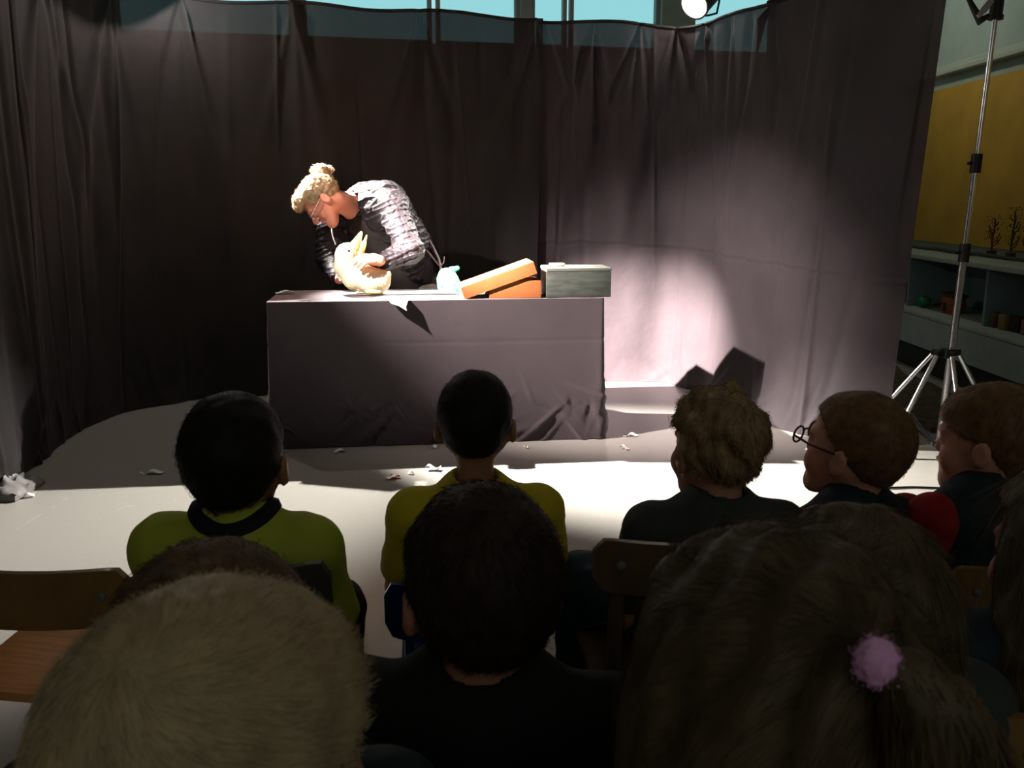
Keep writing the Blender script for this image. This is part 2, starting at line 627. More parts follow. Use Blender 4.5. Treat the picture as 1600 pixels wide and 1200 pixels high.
def strands(name, m, parent, P, N, T, length, width, segs=4, lift=0.5, droop=0.2, jitter=0.2, seed=0, curl=0.0):
    """thin tapering ribbons of hair: P roots, N normals, T combing directions"""
    r = np.random.default_rng(seed)
    n = len(P)
    L = length * r.uniform(0.65, 1.25, n)[:, None]
    d = N * lift + T + r.normal(size=(n, 3)) * jitter
    d /= np.linalg.norm(d, axis=1)[:, None]
    side = np.cross(d, r.normal(size=(n, 3)))
    side /= np.linalg.norm(side, axis=1)[:, None]
    cd = r.normal(size=(n, 3)); ph = r.uniform(0, 6.28, n)[:, None]
    V = np.zeros((n, segs + 1, 2, 3))
    for i in range(segs + 1):
        t = i / segs
        p = P - N * 0.002 + d * L * t + (T * 0.3 - N * 0.45 * lift + np.array([0, 0, -droop])) * L * t * t
        if curl:
            p = p + cd * curl * L * np.sin(ph + t * 5.0) * t
        w = width * (1 - 0.85 * t)
        V[:, i, 0] = p - side * w
        V[:, i, 1] = p + side * w
    base = (np.arange(n) * (segs + 1) * 2)[:, None]
    k = np.arange(segs)[None, :] * 2
    q = np.stack([base + k, base + k + 1, base + k + 3, base + k + 2], -1).reshape(-1, 4)
    return mesh_from(name, V.reshape(-1, 3), q, m, parent)


def mesh_samples(o, n, seed=0):
    me = o.data
    nv = len(me.vertices)
    co = np.empty(nv * 3, dtype=np.float32); me.vertices.foreach_get('co', co); co = co.reshape(-1, 3)
    no = np.empty(nv * 3, dtype=np.float32); me.vertices.foreach_get('normal', no); no = no.reshape(-1, 3)
    r = np.random.default_rng(seed)
    i = r.integers(0, nv, n)
    return co[i].astype(float) + r.normal(size=(n, 3)) * 0.002, no[i].astype(float)


HAIRLINE = ([-.13, -.075, -.045, -.02, .005, .02, .05, .11], [-.052, -.050, -.040, -.012, -.015, .030, .058, .066])


def short_hair(h, parent, m, thick=.010, bumpy=.002, line=HAIRLINE, n=5000, length=.022, width=.0005, lift=.6, jitter=.25,
               whorl=(0.01, -.06, .09), vox=.005, curl=0.0, top=0.0, seed=1, comb=1.0, droop=.1, freq=90, fringe=0.0):
    S = SDF(vox)
    q, c = h.sc, h.cran
    S.ell(h.w((0, -.014, .03)), np.array((.073 * c + thick, .092 * c + thick, .084 * c + thick)) * q, h.R, .01)
    S.ell(h.w((0, .03, .034)), np.array((.060 * c + thick, .058 + thick, .062 + thick)) * q, h.R, .02)
    if top:
        S.ell(h.w((0, .02, .06)), np.array((.06, .08, .055 + top)) * q, h.R, .03)
    if fringe:
        S.ell(h.w((0, .075, .07)), np.array((.05, .03, .025 + fringe)) * q, h.R, .03)
    S.cone(h.w((0, -.040, -.02)), h.w((0, -.040, -.060)), (.040 + thick) * q, (.030 + thick) * q, .03)
    S.disp = waves(bumpy * q, freq, seed)
    xs, zs = line

    def clip(X, Y, Z):
        x, y, z = h.local(X, Y, Z)
        g = np.interp(y.ravel(), xs, zs).reshape(y.shape)
        return (g - z + np.where(y > 0.02, .35 * np.maximum(np.abs(x) - .045, 0) * -1, 0)) * 0.7 * q
    S.clips.append(clip)
    o = S.build('hair', m, parent)
    P, N = mesh_samples(o, n, seed)
    wp = h.w(whorl)
    T = P - wp
    T -= N * (T * N).sum(1)[:, None]
    T /= (np.linalg.norm(T, axis=1)[:, None] + 1e-4)
    T = T + np.cross(N, T) * 0.5
    # keep roots on the outside of the cap
    C0 = h.w((0, 0, .02))
    keep = ((P - C0) * N).sum(1) > 0.02
    strands('hair_strands', m, o, P[keep], N[keep], T[keep] * comb, length * q, width, lift=lift, jitter=jitter, seed=seed, curl=curl, droop=droop)
    return o


def hand(S, wrist, direction, palm_n, side, q=1.0, curl=0.6, k=0.004):
    """palm, four unequal bent fingers and a thumb from the side; side=+1 thumb on that side"""
    w = Vector(wrist); f = Vector(direction).normalized(); n = Vector(palm_n); n = (n - f * n.dot(f)).normalized()
    s = f.cross(n) * side
    S.cone(w, w + f * .045 * q, .022 * q, .026 * q, .01)
    S.ell(w + f * .045 * q, (.030 * q, .014 * q, .036 * q), np.array([[s.x, n.x, f.x], [s.y, n.y, f.y], [s.z, n.z, f.z]]), .01)
    for i, (off, L) in enumerate(((.026, .068), (.009, .076), (-.009, .070), (-.025, .055))):
        L *= q
        p0 = w + f * .070 * q + s * off * q
        d = f
        p = p0
        for j, part in enumerate((.42, .33, .25)):
            a = curl * (j + 0.6)
            dd = f * math.cos(a) + n * math.sin(a)
            p2 = p + dd * L * part
            S.cone(p, p2, (.0092 - .001 * j) * q, (.0085 - .001 * j) * q, k)
            p = p2
    t0 = w + f * .022 * q + s * .022 * q
    t1 = t0 + (f * .6 + s * .75 + n * .3).normalized() * .034 * q
    t2 = t1 + (f * .9 + s * .15 + n * .45).normalized() * .028 * q
    S.cone(t0, t1, .012 * q, .0105 * q, .008)
    S.cone(t1, t2, .0105 * q, .008 * q, .004)


# ------------------------------------------------------------------ the setting
def room():
    def st(name, mb, m, **k):
        return tag(mb.build(name, m, smooth=False, **k), kind='structure')
    st('floor', MB().box((0, 3.3, -.05), (8.6, 13.4, .1)), M_FLOOR)
    st('ceiling', MB().box((0, 3.3, 3.55), (8.6, 13.4, .1)), M_CEIL)
    # wall behind the stage: slightly turned, with a band of high windows
    ang = math.radians(12.5)
    o = Vector((0, 8.6, 0)); dx = Vector((math.cos(ang), math.sin(ang), 0)); R = rot_z(ang)
    nrm = Vector((-math.sin(ang), math.cos(ang), 0))
    z0, z1 = 2.60, 3.36
    w = MB()
    w.box(o + Vector((0, 0, z0 / 2)) + nrm * .1, (9.6, .2, z0), R)
    w.box(o + Vector((0, 0, (z1 + 3.5) / 2)) + nrm * .1, (9.6, .2, 3.5 - z1), R)
    # window spans along the wall (metres from x=0)
    spans = [(-4.6, -1.88), (-1.80, -.70), (-.66, .08), (.19, .52), (.55, 1.40), (1.72, 2.55)]
    spans_wall = [(-4.8, -4.6), (-1.88, -1.80), (.08, .19), (1.40, 1.72), (2.55, 4.8)]
    for a, b in spans_wall:
        w.box(o + dx * ((a + b) / 2) + nrm * .1 + Vector((0, 0, (z0 + z1) / 2)), (b - a, .2, z1 - z0), R)
    st('wall_back', w, M_WALL)
    glass = mat('window_glass', (1, 1, 1), 0.02)
    nt = glass.node_tree
    g = nt.nodes.new('ShaderNodeBsdfTransparent'); g.inputs[0].default_value = (0.88, 0.97, 0.97, 1)
    gl = nt.nodes.new('ShaderNodeBsdfGlossy'); gl.inputs['Roughness'].default_value = 0.02
    mx = nt.nodes.new('ShaderNodeMixShader'); mx.inputs[0].default_value = 0.05
    nt.links.new(g.outputs[0], mx.inputs[1]); nt.links.new(gl.outputs[0], mx.inputs[2])
    nt.links.new(mx.outputs[0], nt.nodes['Material Output'].inputs['Surface'])
    for i, (a, b) in enumerate(spans):
        e = bpy.data.objects.new('window_%d' % (i + 1), None)
        COL.objects.link(e); tag(e, kind='structure')
        f = MB()
        t = .035
        c = o + nrm * .1 + dx * ((a + b) / 2)
        for zz in (z0 + t / 2, z1 - t / 2):
            f.box(c + Vector((0, 0, zz)), (b - a, .07, t), R, .004)
        for s in (a + t / 2, b - t / 2):
            f.box(o + nrm * .1 + dx * s + Vector((0, 0, (z0 + z1) / 2)), (t, .07, z1 - z0), R, .004)
        f.build('window_frame', M_WINFR, e)
        MB().box(c + Vector((0, 0, (z0 + z1) / 2)), (b - a - .04, .008, z1 - z0 - .04), R).build('pane', glass, e, smooth=False)
    # walls at the sides and behind the audience
    st('wall_right', MB().box((3.72, 3.3, 1.75), (.2, 13.4, 3.5)), M_WALL)
    st('wall_left', MB().box((-4.1, 3.3, 1.75), (.2, 13.4, 3.5)), M_WALLDARK)
    wr = MB()
    wr.box((0, -3.3, 1.05), (8.6, .2, 2.1)).box((0, -3.3, 3.3), (8.6, .2, .4))
    wr.box((-2.6, -3.3, 2.6), (3.4, .2, 1.0)).box((3.35, -3.3, 2.6), (1.9, .2, 1.0))
    st('wall_rear', wr, M_WALLDARK)
    e = bpy.data.objects.new('window_7', None); COL.objects.link(e); tag(e, kind='structure')  # unseen window, added to go with the rear fill light
    MB().box((.75, -3.3, 2.12), (3.3, .07, .05)).box((.75, -3.3, 3.08), (3.3, .07, .05)).box((.75, -3.3, 2.6), (.05, .07, .9)).build('window_frame', M_WINFR, e)
    MB().box((.75, -3.33, 2.6), (3.3, .01, .92)).build('blind', mat('dim_blind', (.12, .16, .15), .9), e)
    # rail along the side wall and the big yellow board under it
    rail = MB()
    rail.box((3.585, 4.4, 2.30), (.07, 9.6, .04), None, .006).box((3.60, 4.4, 2.34), (.04, 9.6, .04), None, .006)
    st('trim_1', rail, mat('cream_rail', (.52, .53, .43), .5))
    # roof edge of the next building outside the windows
    rf = MB()
    rf.box((1.9, 13.0, 4.75), (4.2, 3.6, .14), Matrix.Rotation(math.radians(-13), 3, 'Y'))
    rf.box((-2.6, 15.0, 5.9), (4.5, .5, .12), Matrix.Rotation(math.radians(4), 3, 'Y'))
    tag(rf.build('neighbouring_roof', mat('pale_soffit', (.55, .6, .58), .8), smooth=False), 'pale sloping roof edge outside the high windows', 'roof')


room()

bd = MB()
bd.box((3.60, 5.6, 1.545), (.024, 5.9, 1.26), None, .004)
bdo = thing('display_board', 'large mustard yellow display board on the side wall below the cream rail', 'display board', (0, 0, 0))
bd.build('panel', M_YELLOW, bdo)
sb = MB()
sb.box((3.584, 5.45, 1.545), (.008, .03, 1.26))
sb.build('seam_strip', mat('board_strip', (.5, .30, .04), .6), bdo)

st_ = thing('added_fill_housing', 'white housing added on the ceiling for the fill light beyond the curtain', 'lamp', (2.5, 7.6, 3.5))  # added housing for the wall fill light, out of view
MB().box((0, 0, -.05), (.22, 1.7, .10), None, .01).build('housing', M_WINFR, st_)

# low cupboard run under the board
cu = thing('low_cupboard', 'pale grey low cupboard run with open niches beneath the yellow board', 'cupboard', (3.1, 6.2, 0))
MB().box((.25, 0, .845), (.52, 4.6, .035), None, .006).build('worktop', mat('cupboard_top', (.30, .34, .29), .5, var=.1), cu)
MB().box((.45, 0, .64), (.03, 4.5, .37)).build('back_panel', mat('blue_grey_panel', (.13, .20, .21), .6, var=.1), cu)
for yy in (-1.45, -.1, 1.1):
    MB().box((.24, yy, .64), (.42, .03, .375)).build('divider', mat('blue_grey_panel', (.13, .20, .21), .6), cu)
MB().box((.20, 0, .435), (.56, 4.6, .03), None, .005).build('shelf', mat('cupboard_top', (.30, .34, .29), .5), cu)
MB().box((-.07, 0, .31), (.02, 4.6, .215)).build('front_panel', mat('pale_front', (.26, .32, .29), .5, var=.1), cu)
MB().box((.22, 0, .10), (.44, 4.5, .195)).build('gap_shade', M_BLACKP, cu)  # black block put in for the shaded gap below the front panel

leafm = mat('twig_dark', (.05, .05, .03), .8)
redm = mat('twig_red', (.14, .03, .015), .8)


def twig(x, y, h, seed, label, m):
    r = random.Random(seed)
    t = thing('twig_plant', label, 'plant', (x, y, .8635), 0, 'twiggy plants on the cupboard top')
    MB().cyl((0, 0, 0), (0, 0, .05), .03, .035).build('pot', mat('clay_pot', (.10, .05, .03), .8), t)
    b = MB()
    b.tube([(0, 0, .04), (.0, .01, h * .4), (.005, 0, h * .75), (0, -.01, h)], [.007, .006, .005, .003], 6)
    for k in range(9):
        z = h * (.2 + .085 * k)
        a = r.uniform(0, 6.28)
        l = .10 * (1 - .07 * k)
        d = Vector((math.cos(a) * .4, math.sin(a), .5))
        b.tube([(0, 0, z), d * l * .6 + Vector((0, 0, z)), d * l + Vector((0, 0, z + l * .35))], [.004, .004, .003], 5)
    b.build('stem', m, t)
    lf = MB()
    for k in range(90):
        z = r.uniform(.25, 1.0) * h
        a = r.uniform(0, 6.28); l = r.uniform(.01, .10)
        lf.ball((math.cos(a) * l * .4, math.sin(a) * l, z + l * .5), (.0028, .006, .0045), 6, 4)
    lf.build('leaves', m, t)


twig(3.46, 6.72, .27, 1, 'bent reddish twiggy plant nearest the black curtain', redm)
twig(3.46, 6.46, .33, 2, 'tallest dark twiggy plant standing between two others', leafm)
twig(3.46, 6.22, .20, 3, 'short bushy dark twiggy plant beside the tallest one', leafm)
twig(3.46, 5.98, .25, 4, 'thin reddish twiggy plant at the bright edge of the yellow board', redm)

tag(MB().tube([Vector((3.42 + .02 * math.sin(i), 4.4 + i * .24, .877 + .006 * math.sin(i * 2.1))) for i in range(16)], .014, 7)
    .build('leafy_garland', leafm), 'dark leafy garland lying along the cupboard top', 'garland')

wb = thing('toy_cabin', 'small reddish wooden toy cabin in the cupboard niche', 'toy', (3.25, 6.78, .452), .2)
MB().box((0, 0, .06), (.11, .13, .12), None, .004).build('cabin_wall', mat('red_wood', (.22, .06, .02), .7, var=.2), wb)
MB().box((0, 0, .135), (.13, .15, .018), Matrix.Rotation(.12, 3, 'X'), .003).build('cabin_roof', mat('dark_wood_roof', (.06, .03, .015), .7), wb)
MB().box((-.056, .02, .045), (.006, .03, .06)).build('cabin_door', M_BLACKP, wb)
tag(MB().ball((3.19, 7.13, .499), (.05, .05, .047)).build('green_ball', mat('green_rubber', (.01, .14, .06), .4)), 'dark green ball in the niche next to the curtain edge', 'ball')
r0 = random.Random(3)
bl_mats = [mat('block_tan', (.20, .12, .05), .7), mat('block_brown', (.09, .045, .02), .7), mat('block_ochre', (.16, .12, .04), .7), mat('stone_dark', (.03, .026, .022), .8)]
descr = ['tan', 'brown', 'ochre', 'blackish']
for k in range(12):
    y = 6.15 - k * .115
    mm = k % 4
    sx, sy, sz = r0.uniform(.05, .09), r0.uniform(.06, .095), r0.uniform(.04, .11)
    o = MB().box((0, 0, sz / 2), (sx, sy, sz), None, .008).build('toy_block', bl_mats[mm])
    o.location = (3.15 + r0.uniform(0, .1), y, .4515); o.rotation_euler = (0, 0, r0.uniform(-.3, .3))
    pos = ['at the dark end by the curtain', 'second from the curtain end', 'third from the curtain end', 'fourth from the curtain end', 'just before the middle of the row',
           'in the middle of the row', 'just past the middle of the row', 'eighth from the curtain end', 'ninth from the curtain end', 'third from the near end', 'second from the near end', 'at the near end of the row'][k]
    tag(o, '%s wooden toy block in the niche, %s' % (descr[mm], pos), 'toy block', 'toy blocks in the cupboard niche')
# low things on the floor before the cupboard
mt = thing('floor_mat', 'dark brown crumpled rug on the floor beneath the cupboard', 'rug', (2.62, 6.0, 0))
xs = np.linspace(-.28, .28, 22); ys = np.linspace(-1.0, 1.2, 60)
wv = waves(.012, 14, 5)
A = [[Vector((x, y, .025 + float(wv(x, y, 0)))) for y in ys] for x in xs]
B = [[Vector((x, y, .003)) for y in ys] for x in xs]
MB().solid(A, B).build('rug_sheet', mat('brown_rug', (.07, .05, .03), .9, var=.4, scale=20), mt)
cab = MB().tube([ground(1700, 775) + Vector((0, 0, .006)), ground(1560, 768) + Vector((0, 0, .006)), ground(1480, 765) + Vector((0, 0, .006)), ground(1425, 763) + Vector((0, 0, .006)), ground(1340, 766) + Vector((0, 0, .006))], .005, 8)
tag(cab.build('power_cable', M_BLACKP), 'thin black cable lying across the floor below the tripod stand', 'cable')


# ------------------------------------------------------------------ curtains
def catmull(pts, n):
    P = [np.array(p, float) for p in pts]
    P = [2 * P[0] - P[1]] + P + [2 * P[-1] - P[-2]]
    out = []
    m = len(P) - 3
    for i in range(n):
        t = i / (n - 1) * m
        k = min(int(t), m - 1); t -= k
        a, b, c, d = P[k:k + 4]
        out.append(.5 * ((2 * b) + (-a + c) * t + (2 * a - 5 * b + 4 * c - d) * t * t + (-a + 3 * b - 3 * c + d) * t ** 3))
    return np.array(out)


def curtain(name, label, bottom, top, ztop, nseg, seed, gathers, hem_out=0.0, seam=None, m=None):
    nz = 200
    Bp = catmull(bottom, nseg); Tp = catmull(top, nseg)
    s = np.concatenate([[0], np.cumsum(np.linalg.norm(np.diff(Bp[:, :2], axis=0), axis=1))])
    Lt = s[-1]
    r = np.random.default_rng(seed)
    zt = np.interp(s / Lt, *ztop)
    V = np.zeros((nseg, nz, 3))
    tan = np.gradient(Bp[:, :2], axis=0); tan /= np.linalg.norm(tan, axis=1)[:, None]
    nor = np.stack([tan[:, 1], -tan[:, 0]], 1)      # towards the stage
    q = np.linspace(0, 1, nz)[None, :]               # 0 floor .. 1 top
    S = s[:, None]
    H = zt[:, None] * q
    D = np.zeros((nseg, nz))
    low = 1 - q
    # broad hanging folds
    for k in range(16):
        f = r.uniform(3, 15)
        D += r.uniform(.007, .018) / (1 + f * .06) * np.sin(f * S + r.uniform(0, 6.28) + r.uniform(-1.6, 1.6) * q) * (0.45 + .55 * low)
    # narrow creases radiating from the points where the cloth is pinned
    for g in gathers:
        for k in range(9):
            slant = r.uniform(-.45, .45); wd = r.uniform(.009, .018); am = r.uniform(.014, .032) * r.choice([-1, 1])
            run = r.uniform(.5, 1.9)
            dz = zt[:, None] - H
            c = g * Lt + slant * dz * .8
            D += am * np.exp(-((S - c) / (wd + .05 * dz)) ** 2) * np.exp(-dz / run)
    # long soft vertical pleats
    for k in range(int(Lt * 9)):
        c0 = r.uniform(0, Lt); sl = r.uniform(-.10, .10); wd = r.uniform(.010, .04); am = r.uniform(.006, .024) * r.choice([-1, 1])
        za, zb = sorted(r.uniform(-.2, 2.6, 2)); zb += .5
        env = 1 / (1 + np.exp(-(H - za) * 6)) / (1 + np.exp((H - zb) * 6))
        D += am * np.exp(-((S - c0 - sl * (H - 1)) / wd) ** 2) * env
    # crumples near the hem
    for k in range(int(Lt * 12)):
        c0 = r.uniform(0, Lt); h0 = r.uniform(0, .32) ** 1.2; a = r.uniform(-1.2, 1.2)
        u = (S - c0) * math.cos(a) + (H - h0) * math.sin(a); v = -(S - c0) * math.sin(a) + (H - h0) * math.cos(a)
        D += r.uniform(-.012, .012) * np.exp(-(u / .025) ** 2 - (v / .12) ** 2)
    D += hem_out * np.exp(-H / .11) * (1 + .5 * np.sin(S * 9))
    if seam is not None:
        zs = seam[0] + seam[1] * S / Lt + .004 * np.sin(S * 22)
        D += -.010 * np.exp(-((H - zs) / .006) ** 2) + .004 * np.exp(-((H - zs - .018) / .012) ** 2)
    D *= np.clip((1 - q) * 25, .35, 1)
    base = Bp[:, None, :2] * (1 - q[..., None]) + Tp[:, None, :2] * q[..., None]
    V[..., :2] = base + nor[:, None, :] * D[..., None]
    sag = .012 * np.sin(S * 7 + seed) * q
    V[..., 2] = H + sag
    V[..., 2] = np.maximum(V[..., 2], .004 + 0 * H)
    idx = np.arange(nseg * nz).reshape(nseg, nz)
    Q = np.stack([idx[:-1, :-1], idx[1:, :-1], idx[1:, 1:], idx[:-1, 1:]], -1).reshape(-1, 4)
    t = thing(name, label, 'curtain', (0, 0, 0))
    mesh_from('cloth', V.reshape(-1, 3), Q, m or M_CURT, t)
    edge = [Vector(V[i, -1]) for i in range(0, nseg, 3)]
    MB().tube(edge, .011, 7).build('top_hem', mat('curtain_hem', (.012, .011, .012), .9), t)
    return t


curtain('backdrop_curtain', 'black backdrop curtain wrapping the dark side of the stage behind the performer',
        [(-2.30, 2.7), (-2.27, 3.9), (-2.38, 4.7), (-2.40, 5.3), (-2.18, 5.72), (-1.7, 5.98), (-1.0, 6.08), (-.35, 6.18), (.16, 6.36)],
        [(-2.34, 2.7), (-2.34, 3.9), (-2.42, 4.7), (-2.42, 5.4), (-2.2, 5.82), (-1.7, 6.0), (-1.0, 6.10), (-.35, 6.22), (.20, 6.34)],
        ([0, .45, .62, .75, 1], [2.50, 2.49, 2.47, 2.455, 2.42]), 760, 11, [.42, .52, .60, .72, .86, .99], m=M_CURT_SHADE)
curtain('backdrop_curtain', 'black backdrop curtain with lit folds, from the grey box round to the tripod stand',
        [(.12, 6.44), (.55, 6.46), (.95, 6.46), (1.17, 6.36), (1.33, 5.95), (1.47, 5.45), (1.56, 5.05), (1.72, 4.82), (1.97, 4.72)],
        [(.16, 6.40), (.55, 6.42), (.95, 6.42), (1.17, 6.36), (1.38, 6.0), (1.62, 5.55), (1.80, 5.20), (1.98, 4.9), (2.10, 4.72)],
        ([0, .2, .42, .6, 1], [2.425, 2.41, 2.375, 2.41, 2.45]), 700, 23, [.02, .14, .24, .32, .40, .62], hem_out=.045, seam=(.99, -.13))

# ------------------------------------------------------------------ stage table
TA = math.radians(7.0)
T0 = Vector((-1.245, 4.665, 0))
E1 = Vector((math.cos(TA), math.sin(TA), 0)); E2 = Vector((-math.sin(TA), math.cos(TA), 0))
TW, TD, TH = 1.745, .60, .768


def tp(a, b, z=0.0):
    return T0 + E1 * a + E2 * b + Vector((0, 0, z))


tb = thing('stage_table', 'long stage table hidden under the black cloth', 'table', tp(TW / 2, TD / 2), TA)
MB().box((0, 0, TH - .023), (TW - .03, TD - .03, .025), None, .003).build('tabletop', M_OAKD, tb)
for sx in (-1, 1):
    for sy in (-1, 1):
        MB().box((sx * (TW / 2 - .07), sy * (TD / 2 - .07), .366), (.045, .045, .732), None, .004).build('leg', M_OAKD, tb)

# the cloth: top, four hanging sides, crumpled lower band
nA, nB, nH = 150, 40, 90
tc = MB()
rows = []
per = []
rc = np.random.default_rng(4)
perim = [(0 + i / nA * TW, 0) for i in range(nA)] + [(TW, j / nB * TD) for j in range(nB)] + [(TW - i / nA * TW, TD) for i in range(nA)] + [(0, TD - j / nB * TD) for j in range(nB)]
nrmP = [(0, -1)] * nA + [(1, 0)] * nB + [(0, 1)] * nA + [(-1, 0)] * nB
npm = len(perim)
cr = [(rc.uniform(0, 4.7), rc.uniform(.02, .30), rc.uniform(-1.3, 1.3), rc.uniform(.008, .02), rc.uniform(.05, .16), rc.uniform(-.020, .024)) for _ in range(230)]
crc = np.array(cr)
VV = []
arc = np.array([0.0] + list(np.cumsum([math.dist(perim[i], perim[(i + 1) % npm]) for i in range(npm - 1)])))
for h in range(nH + 1):
    z = TH * (1 - h / nH)
    lowf = 1 / (1 + math.exp((z - .27) * 26))
    for i, (a, b) in enumerate(perim):
        s_ = arc[i]
        ds = s_ - crc[:, 0]; dz = z - crc[:, 1]
        u = ds * np.cos(crc[:, 2]) + dz * np.sin(crc[:, 2]); v = -ds * np.sin(crc[:, 2]) + dz * np.cos(crc[:, 2])
        d = float((crc[:, 5] * np.exp(-(u / crc[:, 3]) ** 2 - (v / crc[:, 4]) ** 2)).sum()) * (.15 + .95 * lowf)
        d += .002 * math.sin(s_ * 11) * (1 - z / TH) + .012 * lowf
        d -= .003 * math.exp(-((z - .545) / .008) ** 2)            # ironed crease across the cloth
        d += .006 * (1 - z / TH) * math.sin(s_ * 3 + 1)
        cnr = min(abs(a) + abs(b), abs(a - TW) + abs(b), abs(a - TW) + abs(b - TD), abs(a) + abs(b - TD))
        d += .018 * math.exp(-(cnr / .04) ** 2) * (1 - z / TH)
        nx, ny = nrmP[i]
        if d < -.004: d = -.004 + .2 * (d + .004)
        VV.append(tp(a + nx * d, b + ny * d, max(z, .004)))
V = [tuple(v) for v in VV]
faces = []
for h in range(nH):
    for i in range(npm):
        j = (i + 1) % npm
        faces.append((h * npm + i, (h + 1) * npm + i, (h + 1) * npm + j, h * npm + j))
tco = thing('tablecloth', 'black cloth draped to the floor over the long stage table', 'tablecloth', (0, 0, 0))
mesh_from('cloth_sides', V, faces, M_TCLOTH, tco)
gx = np.linspace(0, TW, 90); gy = np.linspace(0, TD, 34)
wv = waves(.0009, 18, 8)
A = [[tp(a, b, TH + (float(wv(a, b, 0)) if 0 < a < TW and 0 < b < TD else 0)) for b in gy] for a in gx]
MB().grid(A).build('cloth_top', M_TCLOTH, tco)

# ------------------------------------------------------------------ things on the table
R7 = rot_z(TA)
# grey box
gb = thing('storage_box', 'grey green box with a pale lid standing at the end of the stage table', 'box', tp(1.615, .135, TH + .002), TA - .02)
MB().box((0, 0, .068), (.345, .235, .136), None, .004).build('box_body', M_GREYBOX, gb)
MB().box((0, 0, .146), (.347, .237, .018), None, .004).build('lid', mat('pale_lid', (.11, .125, .105), .5), gb)
ws = tag(MB().box((0, 0, .007), (.075, .05, .014), None, .004).build('wooden_stick', mat('pale_wood', (.55, .42, .28), .6)), 'small pale wooden piece lying on the grey box', 'piece')
ws.location = tp(1.52, .17, TH + .1585); ws.rotation_euler = (0, 0, .3)
# orange cardboard box with its lid tilted against it
ob = thing('cardboard_box', 'orange brown cardboard box standing under the tilted lid', 'box', tp(1.275, .15, TH + .002), TA)
b = MB()
b.box((0, -.12, .045), (.27, .004, .09)).box((0, .12, .045), (.27, .004, .09)).box((.135, 0, .045), (.004, .244, .09)).box((-.135, 0, .045), (.004, .244, .09))
b.build('box_wall', M_CARD, ob)
MB().box((0, 0, .004), (.266, .236, .004)).build('box_bottom', M_CARD, ob)
tilt = math.radians(-19)
ol = thing('box_lid', 'orange brown cardboard lid leaning up over the open box', 'lid', tp(1.21, .15, TH + .095), TA)
Ry = Matrix.Rotation(tilt, 3, 'Y')
b = MB()
off = Vector((-.02, 0, .0))
LW, LD, LH = .40, .262, .062


def lidp(x, y, z):
    return Ry @ Vector((x, y, z)) + off


b.box(lidp(0, 0, LH / 2), (LW, LD, .005), Ry)
b.build('lid_top', M_CARD, ol)
for y in (-1, 1):
    MB().box(lidp(0, y * LD / 2, 0), (LW, .005, LH), Ry).build('lid_side', M_CARD, ol)
for x in (-1, 1):
    MB().box(lidp(x * LW / 2, 0, 0), (.005, LD, LH), Ry).build('lid_end', M_CARD, ol)


def paper(px, py, w, d, rot, label, m=M_PAPER, z=0.0, seed=0, group='torn paper scraps on the floor', name='paper_scrap', curl=.006):
    r = random.Random(seed)
    c = ground(px, py, z)
    n = 7
    A, B = [], []
    ph = r.uniform(0, 6)
    sk = r.uniform(-.3, .3)
    for i in range(n):
        ra, rb = [], []
        for j in range(n):
            x = (i / (n - 1) - .5) * w; y = (j / (n - 1) - .5) * d
            x += sk * y + (r.uniform(-1, 1) * .05 * w if i in (0, n - 1) or j in (0, n - 1) else 0)
            zz = curl * (1 + math.sin(6 * x / w + ph)) + curl * 1.5 * abs(y / d)
            ra.append(Vector((x, y, zz + .0022))); rb.append(Vector((x, y, zz + .0008)))
        A.append(ra); B.append(rb)
    o = MB().solid(A, B).build(name, m)
    o.location = c; o.rotation_euler = (0, 0, rot)
    return tag(o, label, 'paper', group)


paper(530, 707, .055, .03, .5, 'thin paper scrap on the floor at the foot of the black tablecloth', seed=1)
paper(610, 749, .045, .035, 0, 'white paper scrap touching the small red one', seed=2)
paper(617, 747, .028, .04, 1.2, 'small red paper scrap on the floor', M_REDP, seed=3)
paper(642, 741, .025, .02, .3, 'tiny white paper scrap between the red one and the long curled one', seed=4)
paper(677, 735, .07, .035, -.2, 'long curled paper scrap beside the yellow shirted boy', seed=5, curl=.009)
paper(678, 701, .035, .03, .8, 'small paper scrap just beside the ear of the boy before the table', seed=6)
paper(838, 779, .072, .05, .1, 'bright white paper scrap in the lit floor area', seed=7)
paper(986, 682, .065, .045, -.3, 'square white paper scrap near the table end', seed=8)
paper(975, 703, .05, .022, -.6, 'narrow curled paper scrap below the square white one', seed=9, curl=.009)
paper(822, 701, .02, .015, .3, 'speck of paper near the tablecloth hem', seed=10)
paper(243, 740, .075, .035, 0, 'pale paper scrap lying alone on the dark side of the floor', seed=11)
paper(222, 743, .02, .015, .4, 'crumb of paper next to the lone pale scrap', seed=12)
paper(44, 777, .045, .03, .4, 'dim paper scrap at the edge of the bright floor patch', seed=13)
paper(1262, 704, .03, .02, .4, 'dim paper scrap at the curtain hem near the boy in glasses', seed=14)
# papers on the table
p = paper(445, 459, .10, .05, .4, 'white paper at the empty end of the table', z=TH + .002, seed=21, group='papers on the table', name='paper_sheet')
p = paper(640, 458, .55, .16, .12, 'wide white paper spread on the table before the puppet', z=TH + .003, seed=22, group='papers on the table', name='paper_sheet', curl=.0015)
